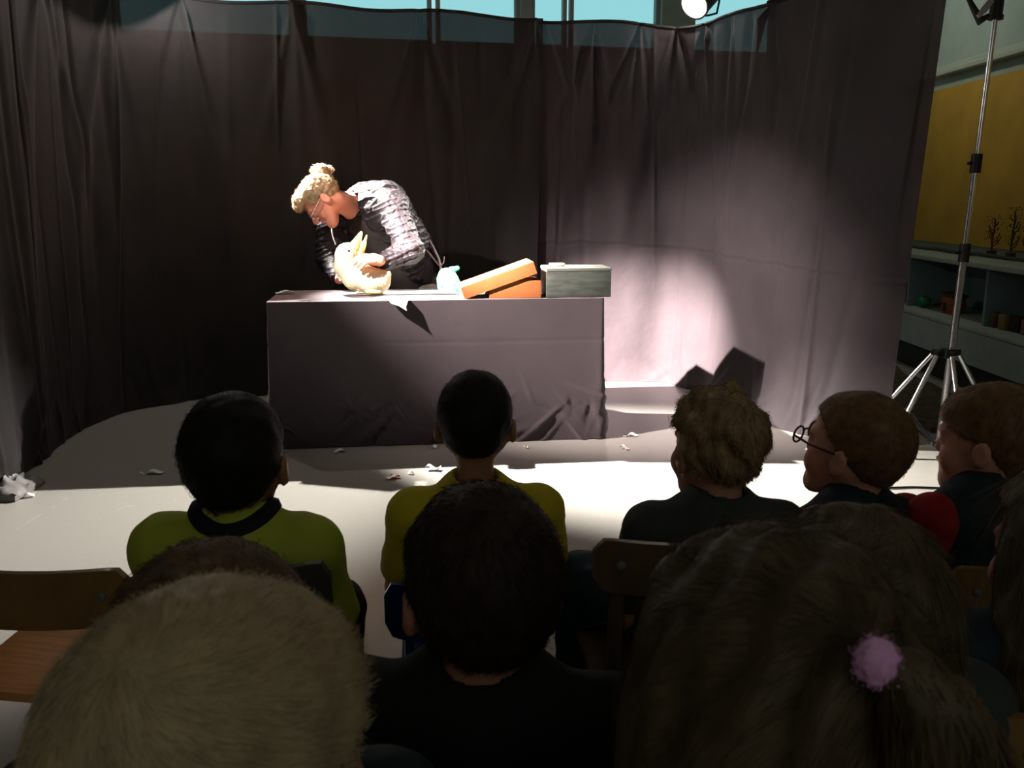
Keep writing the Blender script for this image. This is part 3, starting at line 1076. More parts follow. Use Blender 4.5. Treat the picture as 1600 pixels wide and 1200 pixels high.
# paper hanging over the table edge
q0 = ground(621, 470, TH + .003)
hang = MB()
rows = [[q0 + Vector((-.045 + .1 * j / 4, .05, .004)) for j in range(5)],
        [q0 + Vector((-.045 + .1 * j / 4, -.004, .004)) for j in range(5)],
        [q0 + Vector((-.03 + .075 * j / 4, -.014 - .004 * j, -.012 - .004 * j)) for j in range(5)],
        [q0 + Vector((.01 + .04 * j / 4, -.030 - .002 * j, -.022 - .006 * j)) for j in range(5)]]
rows2 = [[p_ + Vector((0, .001, .001)) for p_ in r_] for r_ in rows]
hang.solid(rows, rows2)
tag(hang.build('paper_sheet', M_PAPER), 'white paper scrap hanging over the front edge of the table', 'paper', 'papers on the table')

# ------------------------------------------------------------------ white duck puppet
M_DUCK = mat('cream_plush', (.98, .93, .66), .9, var=.08, scale=30, bump=.3, bscale=160)
M_BEAK = mat('yellow_beak', (.92, .76, .28), .6)
DY = 5.02
dk = thing('duck_puppet', 'cream duck hand puppet with an open upturned beak held on the table', 'puppet', (0, 0, 0))
S = SDF(.004)
P3 = lambda u, v, dy=0: at(u, v, DY + dy)
S.ell(P3(543, 397), (.060, .055, .062), None, .03)
S.chain([P3(540, 402), P3(540, 418), P3(556, 434), P3(580, 441)], [.055, .055, .065, .062], .03)
S.ell(P3(584, 439), (.084, .07, .064), None, .03)
S.cone(P3(596, 446), P3(598, 432), .034, .03, .03)
S.cone(P3(600, 436), P3(607, 428), .035, .016, .02)
S.ell(P3(572, 428), (.055, .05, .045), None, .03)
S.disp = waves(.0015, 120, 3)
S.clips.append(lambda X, Y, Z: (TH + .004 - Z) + 0 * X + 0 * Y)
S.build('body', M_DUCK, dk)
S = SDF(.003)
S.ell(P3(553, 387), (.030, .030, .022), None, .01)
S.cone(P3(555, 386), P3(564.5, 363), .030, .005, .02)
S.cone(P3(550, 388), P3(563, 366), .022, .004, .02)
S.build('upper_beak', M_BEAK, dk)
S = SDF(.003)
S.cone(P3(563, 398), P3(573, 368), .018, .004, .02)
S.cone(P3(560, 396), P3(567, 382), .020, .010, .02)
S.build('lower_beak', M_BEAK, dk)
MB().ball(P3(545, 392, -.052), .0065).build('eye', M_BLACKP, dk)
for (u0, v0, u1, v1, dy) in ((562, 452, 545, 446, -.03), (575, 455, 592, 456, -.085)):
    S = SDF(.003)
    a_, b_ = P3(u0, v0, dy), P3(u1, v1, dy)
    a_.z = max(a_.z, TH + .018); b_.z = max(b_.z, TH + .014)
    S.cone(a_, b_, .014, .009, .01)
    S.cone(a_, b_ + Vector((0, -.02, 0)), .012, .007, .01)
    S.build('foot', M_BEAK, dk)

# ------------------------------------------------------------------ turquoise puppet lying by the box
tq = thing('dragon_puppet', 'small white and turquoise puppet with a raised snout by the cardboard lid', 'puppet', (0, 0, 0))
M_TQ = mat('turquoise_plush', (.01, .32, .22), .8)
M_TQW = mat('white_plush', (.06, .34, .26), .9, bump=.3, bscale=150)
QY = 5.10
P4 = lambda u, v, dy=0: at(u, v, QY + dy)
S = SDF(.003)
S.ell(P4(699, 432), (.040, .04, .038), None, .02)
S.chain([P4(697, 432), P4(700, 444), P4(704, 452)], [.042, .052, .05], .03)
S.cone(P4(703, 434), P4(716, 452), .028, .026, .03)
S.disp = waves(.001, 120, 5)
S.clips.append(lambda X, Y, Z: (TH + .004 - Z) + 0 * X + 0 * Y)
S.build('body', M_TQW, tq)
S = SDF(.003)
S.chain([P4(699, 426), P4(706, 422), P4(714.5, 419)], [.022, .017, .013], .01)
S.build('snout', M_TQ, tq)
MB().ball(P4(706, 429, -.015), .012).build('nose_ball', M_TQW, tq)
S = SDF(.003)
S.chain([P4(690, 428), P4(686.5, 436), P4(688, 446)], [.013, .013, .011], .01)
S.build('back_ridge', M_TQ, tq)
MB().ball(P4(693, 445, -.046), (.020, .010, .020)).build('belly_patch', M_TQ, tq)
MB().ball(P4(702, 448, -.05), .004).build('button', M_BLACKP, tq)

# ------------------------------------------------------------------ performer
pf = thing('person', 'person in a dark jacket with curly tied-up hair, bending over the table holding the duck', 'person', at(640, 560, 5.72) * Vector((1, 1, 0)) if False else (-.62, 5.74, 0))
off = Vector(pf.location)


def child_world(o, parent):
    o.parent = parent
    o.matrix_parent_inverse = Matrix.Translation(parent.location).inverted()
    return o


M_JACKET = mat('dark_jacket', (.0105, .0085, .010), .55, spec=.18, sheen=.0, var=.1, scale=12, bump=.12, bscale=30)
M_TEE = mat('black_tee', (.018, .015, .014), .8)
M_TROUS = mat('charcoal_trousers', (.06, .052, .045), .8, var=.2)
M_PHAIR = mat('curly_blond_hair', (.48, .34, .19), .6, var=.35, scale=60, spec=.4)
PR = frame((-.52, -.16, -.84), (-.80, -.10, .58))
PH = Head(at(504, 311, 5.17), PR, 1.19, .92, False)
nb = at(553, 322, 5.36)
pel = at(640, 462, 5.66); wa = at(618, 405, 5.56); ch = at(585, 345, 5.42); sN = at(611, 322, 5.27); sF = at(516, 352, 5.52)
elN = at(641, 391, 5.14); wrN = at(596, 411, 5.06)
elF = at(513, 405, 5.50); wrF = at(530, 436, 5.30)
S = SDF(.006)
PH.add(S, nb, .050)
S.cone(nb, ch, .07, .12, .05)
S.chain([ch, wa, pel], [.135, .125, .145], .05)
S.cone(ch, sN, .09, .06, .04); S.cone(ch, sF, .08, .055, .04)
S.chain([sN, elN, wrN], [.055, .042, .028], .02)
S.chain([sF, elF, wrF], [.055, .042, .028], .02)
hipL, hipR = pel + Vector((-.09, -.0, -.08)), pel + Vector((.09, .0, -.08))
for hp, sx in ((hipL, -1), (hipR, 1)):
    S.chain([hp, Vector((hp.x + sx * .02, 5.76, .46)), Vector((hp.x + sx * .03, 5.80, .07))], [.095, .065, .045], .03)
hand(S, wrN + Vector((.0, -.035, .015)), at(556, 404, 4.90) - wrN, Vector((-.1, .55, -.8)), -1, 1.28, .45)
hand(S, wrF, at(537, 424, 5.14) - wrF, Vector((.6, .3, -.1)), 1, 1.1, .5)
child_world(S.build('body', M_SKINR), pf)
hb = bpy.data.objects
# jacket
S = SDF(.0045)
S.chain([ch + Vector((.015, .02, .0)), wa + Vector((.035, .03, 0)), pel + Vector((.03, .02, .06))], [.158, .155, .150], .05)
S.cone(nb + Vector((.02, .03, .0)), ch + Vector((.03, .02, .02)), .088, .150, .06)
S.cone(ch, sN, .13, .088, .06); S.cone(ch, sF, .12, .085, .06)
S.chain([sN, elN, wrN + (elN - wrN) * .12], [.088, .072, .052], .04)
S.chain([sF, elF, wrF + (elF - wrF) * .15], [.082, .066, .050], .04)
S.cone(nb + Vector((.04, .05, .035)), nb + Vector((-.06, .02, -.03)), .07, .07, .03)
S.cone(at(572, 312, 5.38), at(602, 318, 5.36), .10, .115, .06)
S.cone(at(602, 318, 5.36), at(640, 380, 5.50), .115, .13, .06)
S.cone(PH.w((0, .0, -.05)), nb + (Vector(nb) - Vector(PH.w((0, 0, -.05)))) * .25, .072, .078, .012, True)
# opening down the chest where the dark shirt shows
S.ell(at(566, 395, 5.28), (.085, .10, .20), np.array(Matrix.Rotation(math.radians(-12), 3, 'Y')), .02, True)
w1 = waves(.003, 26, 31, 8, (1, 1, 1.2)); w2 = waves(.0008, 70, 32, 8)
wr1 = waves(1.0, 34, 131, 6, (1, 1, 1.3)); wr2 = waves(1.0, 62, 133, 6, (1, .8, 1))
S.disp = lambda X, Y, Z: w1(X, Y, Z) + .009 * np.minimum(np.abs(wr1(X, Y, Z)), .8) - .006 * np.minimum(np.abs(wr2(X, Y, Z)), .7) - .001
child_world(S.build('jacket', M_JACKET), pf)
S = SDF(.007)
S.chain([ch, wa, pel], [.146, .139, .145], .05)
S.cone(nb, ch, .080, .135, .05)
S.cone(ch, sN, .10, .07, .04); S.cone(ch, sF, .09, .065, .04)
S.cone(PH.w((0, .0, -.05)), nb + (Vector(nb) - Vector(PH.w((0, 0, -.05)))) * .1, .070, .070, .012, True)
child_world(S.build('shirt', M_TEE), pf)
S = SDF(.008)
S.cone(pel + Vector((-.05, -.0, .0)), pel + Vector((.07, .01, .0)), .158, .158, .04)
for hp, sx in ((hipL, -1), (hipR, 1)):
    S.chain([hp, Vector((hp.x + sx * .02, 5.76, .46)), Vector((hp.x + sx * .03, 5.80, .09))], [.118, .088, .075], .03)
S.disp = waves(.004, 50, 9)
child_world(S.build('trousers', M_TROUS), pf)
for hp, sx in ((hipL, -1), (hipR, 1)):
    S = SDF(.007)
    x = hp.x + sx * .03
    S.cone((x, 5.83, .045), (x - .03, 5.66, .038), .045, .040, .03)
    S.cone((x, 5.82, .045), (x, 5.80, .10), .05, .055, .03)
    S.clips.append(lambda X, Y, Z: (.003 - Z) + 0 * X + 0 * Y)
    child_world(S.build('shoe', M_BLACKP), pf)
# jacket tail cords hanging behind the elbow
cd = MB()
cd.tube([at(662, 362, 5.50), at(676, 384, 5.45), at(686, 405, 5.42), at(688, 418, 5.40), at(689, 428, 5.38)], .006, 7)
cd.tube([at(655, 378, 5.48), at(668, 392, 5.44), at(682, 410, 5.42), at(688, 416, 5.40)], .005, 7)
cd.tube([at(688, 416, 5.40), at(693, 410, 5.40), at(694, 401, 5.42)], .004, 7)
child_world(cd.build('jacket_hem_cord', mat('hem_cord', (.22, .18, .19), .7)), pf)
cl = MB()
# hanging jacket tail
A = [[at(650 + 6 * j / 5 + i * (690 - 650) / 9, 356 + i * 6.0 + 12 * j / 5 * (1 + i * .1) - 0, 5.55 - .015 * i + .01 * math.sin(j * 2 + i)) for j in range(6)] for i in range(10)]
B = [[p_ + Vector((0, .006, 0)) for p_ in r_] for r_ in A]
cl.solid(A, B)
child_world(cl.build('jacket_tail', M_JACKET), pf)
# zip edge on the jacket
child_world(MB().tube([at(518, 354, 5.30), at(520, 368, 5.29), at(525, 382, 5.29)], .004, 6).build('zip', mat('zip_metal', (.5, .48, .45), .4), None), pf)
# hair: cap, curls, bun


def curly(name, h, parent, m):
    S = SDF(.0045)
    q = h.sc
    S.ell(h.w((0, -.012, .027)), np.array((.079, .096, .088)) * q, h.R, .01)
    S.ell(h.w((0, .055, .075)), np.array((.06, .045, .040)) * q, h.R, .03)
    S.ell(h.w((0, .085, .066)), np.array((.045, .022, .026)) * q, h.R, .02)
    a1 = waves(.0035, 110, 41, 12); a2 = waves(.0015, 260, 42, 12)
    S.disp = lambda X, Y, Z: a1(X, Y, Z) + a2(X, Y, Z)
    xs, zs = [-.13, -.08, -.03, -.005, .01, .035, .06, .12], [-.065, -.060, -.03, .012, .015, .0, .052, .058]

    def clip(X, Y, Z):
        x, y, z = h.local(X, Y, Z)
        g = np.interp(y.ravel(), xs, zs).reshape(y.shape)
        return (g - z) * .7 * q
    S.clips.append(clip)
    o = S.build(name, m)
    P, N = mesh_samples(o, 7000, 3)
    T = P - h.w((0, -.05, .10)); T -= N * (T * N).sum(1)[:, None]; T /= np.linalg.norm(T, axis=1)[:, None] + 1e-4
    s_ = strands('curls', m, None, P, N, T * .5, .012, .0007, segs=6, lift=.7, jitter=.6, seed=4, curl=.45)
    s_.parent = o
    return o


ph_ = child_world(curly('hair', PH, pf, M_PHAIR), pf)
S = SDF(.0045)
for k in range(16):
    a = k * 2.399
    rr_ = .028 + .032 * random.random()
    S.ell(at(502 + 66 * rr_ * 3.6 * math.cos(a), 266 + 44 * rr_ * 2.0 * math.sin(a), 5.23 + .03 * math.sin(k * 1.7)), (.022, .022, .018), None, .012)
S.cone(at(508, 274, 5.24), at(513, 288, 5.24), .030, .042, .03)
a3 = waves(.004, 240, 45, 8)
S.disp = a3
bun = child_world(S.build('hair_bun', M_PHAIR), pf)
P, N = mesh_samples(bun, 2400, 6)
strands('bun_curls', M_PHAIR, bun, P, N, N * 0, .012, .0007, segs=6, lift=1, jitter=.7, seed=6, curl=.5)
for x in (-1, 1):
    p_ = Vector(PH.w((x * .031, .0715, -.004)))
    b_ = child_world(MB().ball(p_, .0098 * PH.sc).build('eye', M_EYE), pf)
    MB().ball(p_ + Vector(PR[:, 1]) * .0065 * PH.sc, .0048 * PH.sc).build('iris', M_IRIS, b_)
# spectacles
gl = MB()
for x in (-1, 1):
    pts = [Vector(PH.w((x * (.032 + .022 * math.cos(t)), .103, -.006 + .017 * math.sin(t)))) for t in np.linspace(0, 2 * PI, 25)]
    gl.tube(pts, .0018, 6)
    gl.tube([Vector(PH.w((x * .054, .101, .0))), Vector(PH.w((x * .080, .05, .004))), Vector(PH.w((x * .086, .0, .006)))], .0018, 6)
gl.tube([Vector(PH.w((-.010, .104, -.002))), Vector(PH.w((0, .108, .001))), Vector(PH.w((.010, .104, -.002)))], .0018, 6)
child_world(gl.build('spectacles', mat('thin_metal_frame', (.7, .68, .62), .25, metal=1)), pf)


# ------------------------------------------------------------------ seated children
def torso_frame(yaw):
    R = np.array(Matrix.Rotation(math.radians(yaw), 3, 'Z'))
    return R


def child(label, u, vtop, Y, head_yaw=0, head_pitch=4, body_yaw=0, sc=.98, cran=1.03, seat=.42, skin=None, shirt=None, trousers=None,
          shw=.135, neck=.0, lean=0.0, long_sleeve=False, legs=True, drop=0.0, knees=(.085, .085), reach=.30, roll=0, shirt_wave=.002, sleeves=True, dx=0.0, name='person'):
    top = at(u, vtop, Y)
    Hc = Vector((top.x, top.y, top.z - .117 * sc * cran))
    R = yaw_frame(head_yaw, -head_pitch, roll)
    h = Head(Hc, R, sc, cran)
    T = torso_frame(body_yaw)
    z0 = top.z - .190 - neck                      # nape
    base = Vector((Hc.x + dx, Hc.y - .015, 0))

    def w(x, y, z):
        v = T @ np.array((x, y - lean * (z - seat), 0))
        return Vector((base.x + v[0], base.y + v[1], z))
    t = thing(name, label, 'person', (base.x, base.y, 0))
    skin = skin or M_SKIN
    shz = z0 - .042 - drop
    hipz = seat + .085
    kn = [(-knees[0]), knees[1]]

    def limbs(S, inf=0.0, arms=True, leg=True):
        pass
    S = SDF(.006)
    h.add(S, w(0, .004, z0 - .05), .038)
    S.ell(w(0, .0, (shz + hipz) / 2 + .02), (.095, .07, (shz - hipz) / 2 + .04), T, .04)
    for x in (-1, 1):
        S.cone(w(0, .005, z0 - .062), w(x * shw, 0, shz - .01), .036, .032, .02)
        S.chain([w(x * shw, 0, shz), w(x * (shw + .035), .05, shz - .18), w(x * .09, .20, hipz + .06)], [.036, .028, .020], .02)
        f = w(x * .06, .27, hipz + .055) - w(x * .09, .20, hipz + .06)
        hand(S, w(x * .09, .20, hipz + .06), f, (0, 0, -1), x, .72, .35)
        if legs:
            kx = kn[0] if x < 0 else kn[1]
            S.chain([w(x * .06, .02, hipz), w(kx, reach, seat + .06), w(kx * 1.0, reach + .02, .07)], [.06, .045, .03], .02)
    child_world(S.build('body', skin), t)
    # shirt
    S = SDF(.006)
    zc = (shz + seat + .04) / 2
    S.ell(w(0, .0, zc + .03), (shw * .90, .088, (shz - seat) / 2 + .055), T, .04)
    S.ell(w(0, .015, seat + .13), (shw * .88, .095, .13), T, .05)
    for x in (-1, 1):
        S.cone(w(0, -.005, z0 - .074), w(x * shw, 0, shz - .005), .052, .048, .045)
        el = w(x * (shw + .035), .05, shz - .18)
        sh = w(x * shw, 0, shz)
        if not sleeves:
            continue
        if long_sleeve:
            S.chain([sh, el, w(x * .09, .20, hipz + .06)], [.048, .040, .032], .03)
        else:
            S.cone(sh, sh + (el - sh) * .72, .049, .047, .035)
    S.cone(Vector(h.w((0, -.02, -.06))), w(0, .0, z0 - .045), .047 * sc, .049 * sc, .004, True)
    w1 = waves(shirt_wave, 38, int(u)); w2 = waves(shirt_wave * .5, 90, int(u) + 1)
    S.disp = lambda X, Y, Z: w1(X, Y, Z) + w2(X, Y, Z)
    so = child_world(S.build('shirt', shirt), t)
    if trousers:
        S = SDF(.007)
        S.ell(w(0, .02, hipz - .005), (.125, .10, .08), T, .04)
        if legs:
            for x in (-1, 1):
                kx = kn[0] if x < 0 else kn[1]
                S.chain([w(x * .06, .02, hipz - .005), w(kx, reach, seat + .06), w(kx, reach + .02, .10)], [.078, .062, .05], .03)
        S.disp = waves(.003, 60, int(u) + 5)
        S.clips.append(lambda X, Y, Z: (seat + .0045 - Z - 10 * np.maximum(0, (np.hypot(X - base.x, Y - base.y) - .19))) + 0 * X)
        child_world(S.build('trousers', trousers), t)
        if legs:
            for x in (-1, 1):
                kx = kn[0] if x < 0 else kn[1]
                S = SDF(.007)
                S.cone(w(kx, reach - .01, .04), w(kx, reach + .12, .034), .037, .034, .02)
                S.cone(w(kx, reach, .05), w(kx, reach + .01, .10), .04, .042, .02)
                S.clips.append(lambda X, Y, Z: (.003 - Z) + 0 * X + 0 * Y)
                child_world(S.build('shoe', M_BLACKP), t)
    return t, h, w, z0, shz


def wrap(o, t):
    return child_world(o, t)


def hair_for(h, t, m, **k):
    holder = short_hair(h, None, m, **k)
    return child_world(holder, t)


def collar(w, z0, h, m, t, r=.050, thick=.009, hgt=.0, back=.0, name='collar'):
    c = MB()
    pts = []
    for a in np.linspace(0, 2 * PI, 33):
        pts.append(w(r * math.cos(a), r * .95 * math.sin(a) + back, z0 - .034 + .020 * math.cos(a) ** 2 + hgt))
    c.tube(pts, thick, 8)
    return child_world(c.build(name, m), t)


H_BLACK = mat('black_hair', (.010, .009, .008), .65, spec=.2, var=.3, scale=60)
H_DBROWN = mat('dark_brown_hair', (.030, .019, .011), .65, spec=.2, var=.3, scale=60)
H_BROWN = mat('brown_hair', (.11, .07, .035), .7, spec=.15, var=.3, scale=60)
H_BLOND = mat('ash_blond_hair', (.46, .37, .22), .55, spec=.3, var=.12, scale=40)
H_CURLBL = mat('dark_blond_hair', (.30, .20, .105), .55, spec=.3, var=.3, scale=40)
H_GINGER = mat('light_brown_hair', (.16, .085, .035), .55, spec=.3, var=.3, scale=50)
H_LONG = mat('long_brown_hair', (.10, .07, .036), .55, spec=.3, var=.35, scale=40)
M_LIME = mat('lime_jersey', (.42, .50, .045), .7, var=.05)
M_NAVY = mat('navy_trim', (.008, .009, .022), .7)
M_YELTEE = mat('yellow_tee', (.52, .44, .02), .75, var=.06)
M_DGTEE = mat('dark_green_tee', (.045, .055, .050), .8, var=.1)
M_BLKTEE = mat('black_cotton', (.010, .013, .011), .85)
M_NAVYJ = mat('navy_jacket', (.010, .022, .032), .7)
M_REDJ = mat('red_fleece', (.34, .018, .022), .85, var=.12, scale=60)
M_JEANS = mat('blue_jeans', (.025, .055, .085), .8, var=.15, scale=30)
M_DTRS = mat('dark_trousers', (.018, .02, .026), .8)

# boy in lime jersey
t, h, w, z0, shz = child('child in a lime football shirt with a dark collar, short black hair', 361, 616, 1.44, 0, 6, 0, .96, 1.0, .42,
                         M_SKINT, M_LIME, M_DTRS, shw=.118, drop=.02)
hair_for(h, t, H_BLACK, thick=.010, n=7000, length=.008, lift=.9, bumpy=.0015, seed=11)
collar(w, z0, h, M_NAVY, t, r=.059, thick=.015, hgt=.019)
collar(w, z0, h, mat('silver_chain', (.6, .58, .5), .3, metal=1), t, r=.049, thick=.0018, hgt=.040, name='neck_chain')
# boy in yellow T-shirt
t, h, w, z0, shz = child('child in a yellow T-shirt with cropped black hair on the blue chair', 742, 581, 1.83, 0, 2, 4, .93, 1.0, .36,
                         M_SKINT, M_YELTEE, M_JEANS, shw=.128, neck=.038, drop=.02, roll=0)
hair_for(h, t, H_BLACK, thick=.009, n=6000, length=.006, lift=1, bumpy=.0012, seed=12)
collar(w, z0, h, M_YELTEE, t, r=.050, thick=.006, hgt=-.006)
# curly blond boy
t, h, w, z0, shz = child('child in a dark green T-shirt with tousled dark blond hair', 1124, 612, 1.62, 22, 2, 4, .93, .97, .42,
                         M_SKIN, M_DGTEE, M_JEANS, shw=.118, drop=.022, knees=(.20, .10), reach=.27)
hair_for(h, t, H_CURLBL, thick=.011, n=12000, length=.011, lift=.12, bumpy=.008, freq=62, droop=.3, seed=13, curl=.3, width=.0009, jitter=.15)
h_eye = h
collar(w, z0, h, M_DGTEE, t, r=.050, thick=.005, hgt=-.004)
# boy with glasses
t, h, w, z0, shz = child('child with round glasses in a navy and red jacket, near the curtain edge', 1345, 612, 1.72, 44, 9, 20, .96, 1.0, .38,
                         M_SKIN, M_NAVYJ, M_DTRS, shw=.122, neck=.006, drop=.02, sleeves=False, shirt_wave=.0008)
hair_for(h, t, H_GINGER, thick=.007, n=5200, length=.007, lift=.5, bumpy=.001, seed=14)
hg = h
g = MB()
for x in (-1, 1):
    pts = [Vector(h.w((x * (.031 + .020 * math.cos(a)), .112, -.002 + .017 * math.sin(a)))) for a in np.linspace(0, 2 * PI, 25)]
    g.tube(pts, .0022, 7)
    g.tube([Vector(h.w((x * .051, .112, .0))), Vector(h.w((x * .078, .06, .002))), Vector(h.w((x * .086, .0, .004)))], .0024, 7)
g.tube([Vector(h.w((-.011, .112, .002))), Vector(h.w((0, .114, .004))), Vector(h.w((.011, .112, .002)))], .0022, 7)
child_world(g.build('glasses', mat('dark_red_frame', (.09, .012, .018), .35)), t)
collar(w, z0, h, mat('light_blue_collar', (.05, .14, .22), .7), t, r=.056, thick=.011, hgt=-.004)
S = SDF(.006)
for x in (-1, 1):
    sh = w(x * .128, 0, shz); el = w(x * (.163), .05, shz - .18)
    S.chain([sh + Vector((0, 0, -.008)), el, w(x * .09, .20, .525)], [.053, .047, .038], .03)
S.disp = waves(.0006, 60, 77)
child_world(S.build('sleeve', M_REDJ), t)
for hh in (hg,):
    for x in (-1, 1):
        p_ = Vector(hh.w((x * .031, .0765, -.004)))
        b_ = child_world(MB().ball(p_, .0098).build('eye', M_EYE), t)
        MB().ball(p_ + Vector(hh.R[:, 1]) * .0062, .0048).build('iris', M_IRIS, b_)
# boy in red and black fleece
t, h, w, z0, shz = child('child in a black fleece with red sleeves, turned in profile', 1556, 600, 1.76, 50, 0, 20, .97, 1.0, .40,
                         M_SKIN, M_NAVYJ, M_DTRS, shw=.130, neck=-.006, drop=.02, sleeves=False, shirt_wave=.0008)
hair_for(h, t, H_GINGER, thick=.009, n=5200, length=.012, lift=.15, bumpy=.0015, seed=15,
         line=([-.13, -.075, -.045, -.02, .005, .02, .05, .11], [-.085, -.080, -.06, -.010, -.002, .020, .032, .036]))
collar(w, z0, h, M_REDJ, t, r=.055, thick=.011, hgt=-.004)
S = SDF(.006)
for x in (-1, 1):
    sh = w(x * .135, 0, shz); el = w(x * .17, .05, shz - .18)
    S.chain([sh + Vector((0, 0, -.008)), el, w(x * .09, .20, .545)], [.053, .048, .040], .03)
S.disp = waves(.0006, 60, 78)
child_world(S.build('sleeve', M_REDJ), t)
for x in (-1, 1):
    p_ = Vector(h.w((x * .031, .0765, -.004)))
    b_ = child_world(MB().ball(p_, .0098).build('eye', M_EYE), t)
    MB().ball(p_ + Vector(h.R[:, 1]) * .0062, .0048).build('iris', M_IRIS, b_)
# middle boy, brown hair, black top
t, h, w, z0, shz = child('child in a black top with short brown hair, directly behind the yellow shirted one', 752, 760, .96, 14, 0, -6, 1.0, 1.05, .42,
                         M_SKIN, M_BLKTEE, M_DTRS, shw=.150, neck=.01, drop=.02, reach=.26)
hair_for(h, t, H_DBROWN, thick=.010, n=14000, length=.010, lift=.45, bumpy=.0015, seed=16, width=.0005)
# dark haired child behind the lime one
t, h, w, z0, shz = child('child with brown hair in a dark jumper, half hidden by the blond head', 322, 856, .71, 5, 0, 0, 1.0, 1.04, .42,
                         M_SKIN, M_NAVYJ, M_DTRS, shw=.14, reach=.20)
hair_for(h, t, H_BROWN, thick=.010, n=18000, length=.006, lift=.35, bumpy=.0015, seed=17, width=.0005)
# big blond head closest to us
t, h, w, z0, shz = child('child with thick pale blond hair filling the near corner of the audience', 334, 922, .545, -32, -2, 0, 1.03, 1.06, .45,
                         M_SKIN, M_NAVYJ, M_DTRS, shw=.15, reach=.12, legs=False)
hair_for(h, t, H_BLOND, thick=.010, n=80000, length=.008, lift=.35, bumpy=.0015, seed=18, width=.00024, vox=.004, jitter=.16)


# ------------------------------------------------------------------ long haired girls
def long_hair(h, t, m, back_len=.26, spread=.10, n=12000, seed=1, width=.0005, name='hair', tail=None, puff=.016, strand=.07):
    S = SDF(.005)
    q, c = h.sc, h.cran
    S.ell(h.w((0, -.014, .03)), np.array((.073 * c + puff, .092 * c + puff, .084 * c + puff)) * q, h.R, .01)
    S.ell(h.w((0, .03, .034)), np.array((.060 * c + puff, .060 + puff, .062 + puff)) * q, h.R, .02)
    d = h.w((0, -.03, .0))
    S.cone(d, d + np.array((0, -.02, -back_len * .5)), .088 * q, .088 * q + spread * .3, .04)
    for x in (-1, 1):
        S.cone(h.w((x * .05, -.03, -.02)), h.w((x * (.05 + spread * .6), -.06, -back_len)), .052 * q, .050 * q, .05)
    S.cone(h.w((0, -.06, -.04)), h.w((0, -.085, -back_len)), .06 * q, .055 * q, .05)
    S.disp = waves(.004, 60, seed, 8, (1.3, 1.3, .35))

    def clip(X, Y, Z):
        x, y, z = h.local(X, Y, Z)
        return (y - .045 - np.maximum(z - .055, 0) * 3) * .6 * q
    S.clips.append(clip)
    o = S.build(name, m)
    P, N = mesh_samples(o, n, seed)
    down = np.array([0, -.25, -1.0])
    T = down - N * (N @ down)[:, None]
    T /= np.linalg.norm(T, axis=1)[:, None] + 1e-4
    if tail is not None:
        tt = np.array(tail) - P
        wgt = (P[:, 2] > h.C[2] - .03)[:, None]
        t2 = tt - N * (tt * N).sum(1)[:, None]
        t2 /= np.linalg.norm(t2, axis=1)[:, None] + 1e-4
        T = np.where(wgt, t2, T)
    s_ = strands('hair_strands', m, None, P, N, T, strand, width, segs=5, lift=.0, jitter=.05, seed=seed, curl=.04)
    s_.parent = o
    child_world(o, t)
    return o


# girl with pompom
t, h, w, z0, shz = child('child with long dark brown hair and a pink pompom, close to the camera', 1218, 852, .60, 12, 0, 0, 1.02, 1.04, .44,
                         M_SKIN, M_BLKTEE, M_DTRS, shw=.155, reach=.14, legs=False)
tie = at(1368, 1032, .47)
long_hair(h, t, H_LONG, .34, .13, 30000, 51, .00022, tail=at(1340, 1010, .52), puff=.018, strand=.045)
S = SDF(.003)
S.ell(tie, (.0115, .0115, .0125), None, .01)
S.disp = waves(.0016, 500, 9)
po = S.build('pompom', mat('pink_wool', (.95, .52, .92), .95, sheen=.3))
P, N = mesh_samples(po, 2600, 5)
st = strands('pompom_fluff', MATS['pink_wool'], None, P, N, N * 0, .0022, .0003, segs=2, lift=1, jitter=.35, seed=5)
st.parent = po
child_world(po, t)
S = SDF(.004)
S.chain([tie + Vector((.018, .004, -.010)), tie + Vector((.040, -.005, -.045)), tie + Vector((.045, -.01, -.12))], [.016, .024, .014], .02)
S.disp = waves(.003, 160, 12, 8, (1, 1, .3))
po2 = S.build('ponytail', H_LONG)
P, N = mesh_samples(po2, 5000, 8)
dn = np.array([.25, -.1, -1.0])
st = strands('ponytail_strands', H_LONG, None, P, N, np.tile(dn, (len(P), 1)), .04, .0004, segs=4, lift=.2, jitter=.15, seed=8)
st.parent = po2
child_world(po2, t)
# girl before her
t, h, w, z0, shz = child('child with fuzzy light brown hair, between the pompom and the boy in glasses', 1342, 792, .98, 20, 0, 0, .88, 1.0, .42,
                         M_SKIN, M_DGTEE, M_DTRS, shw=.13, reach=.22)
long_hair(h, t, H_LONG, .22, .02, 16000, 52, .0003, puff=.008, strand=.04)
# girl at the frame edge
t, h, w, z0, shz = child('child with long light brown hair in a navy coat at the picture edge', 1692, 735, 1.10, 18, 0, 0, .98, 1.02, .42,
                         M_SKIN, M_NAVYJ, M_DTRS, shw=.14, long_sleeve=True, reach=.22)
long_hair(h, t, H_LONG, .24, .08, 16000, 53, .0003, puff=.014, strand=.05)


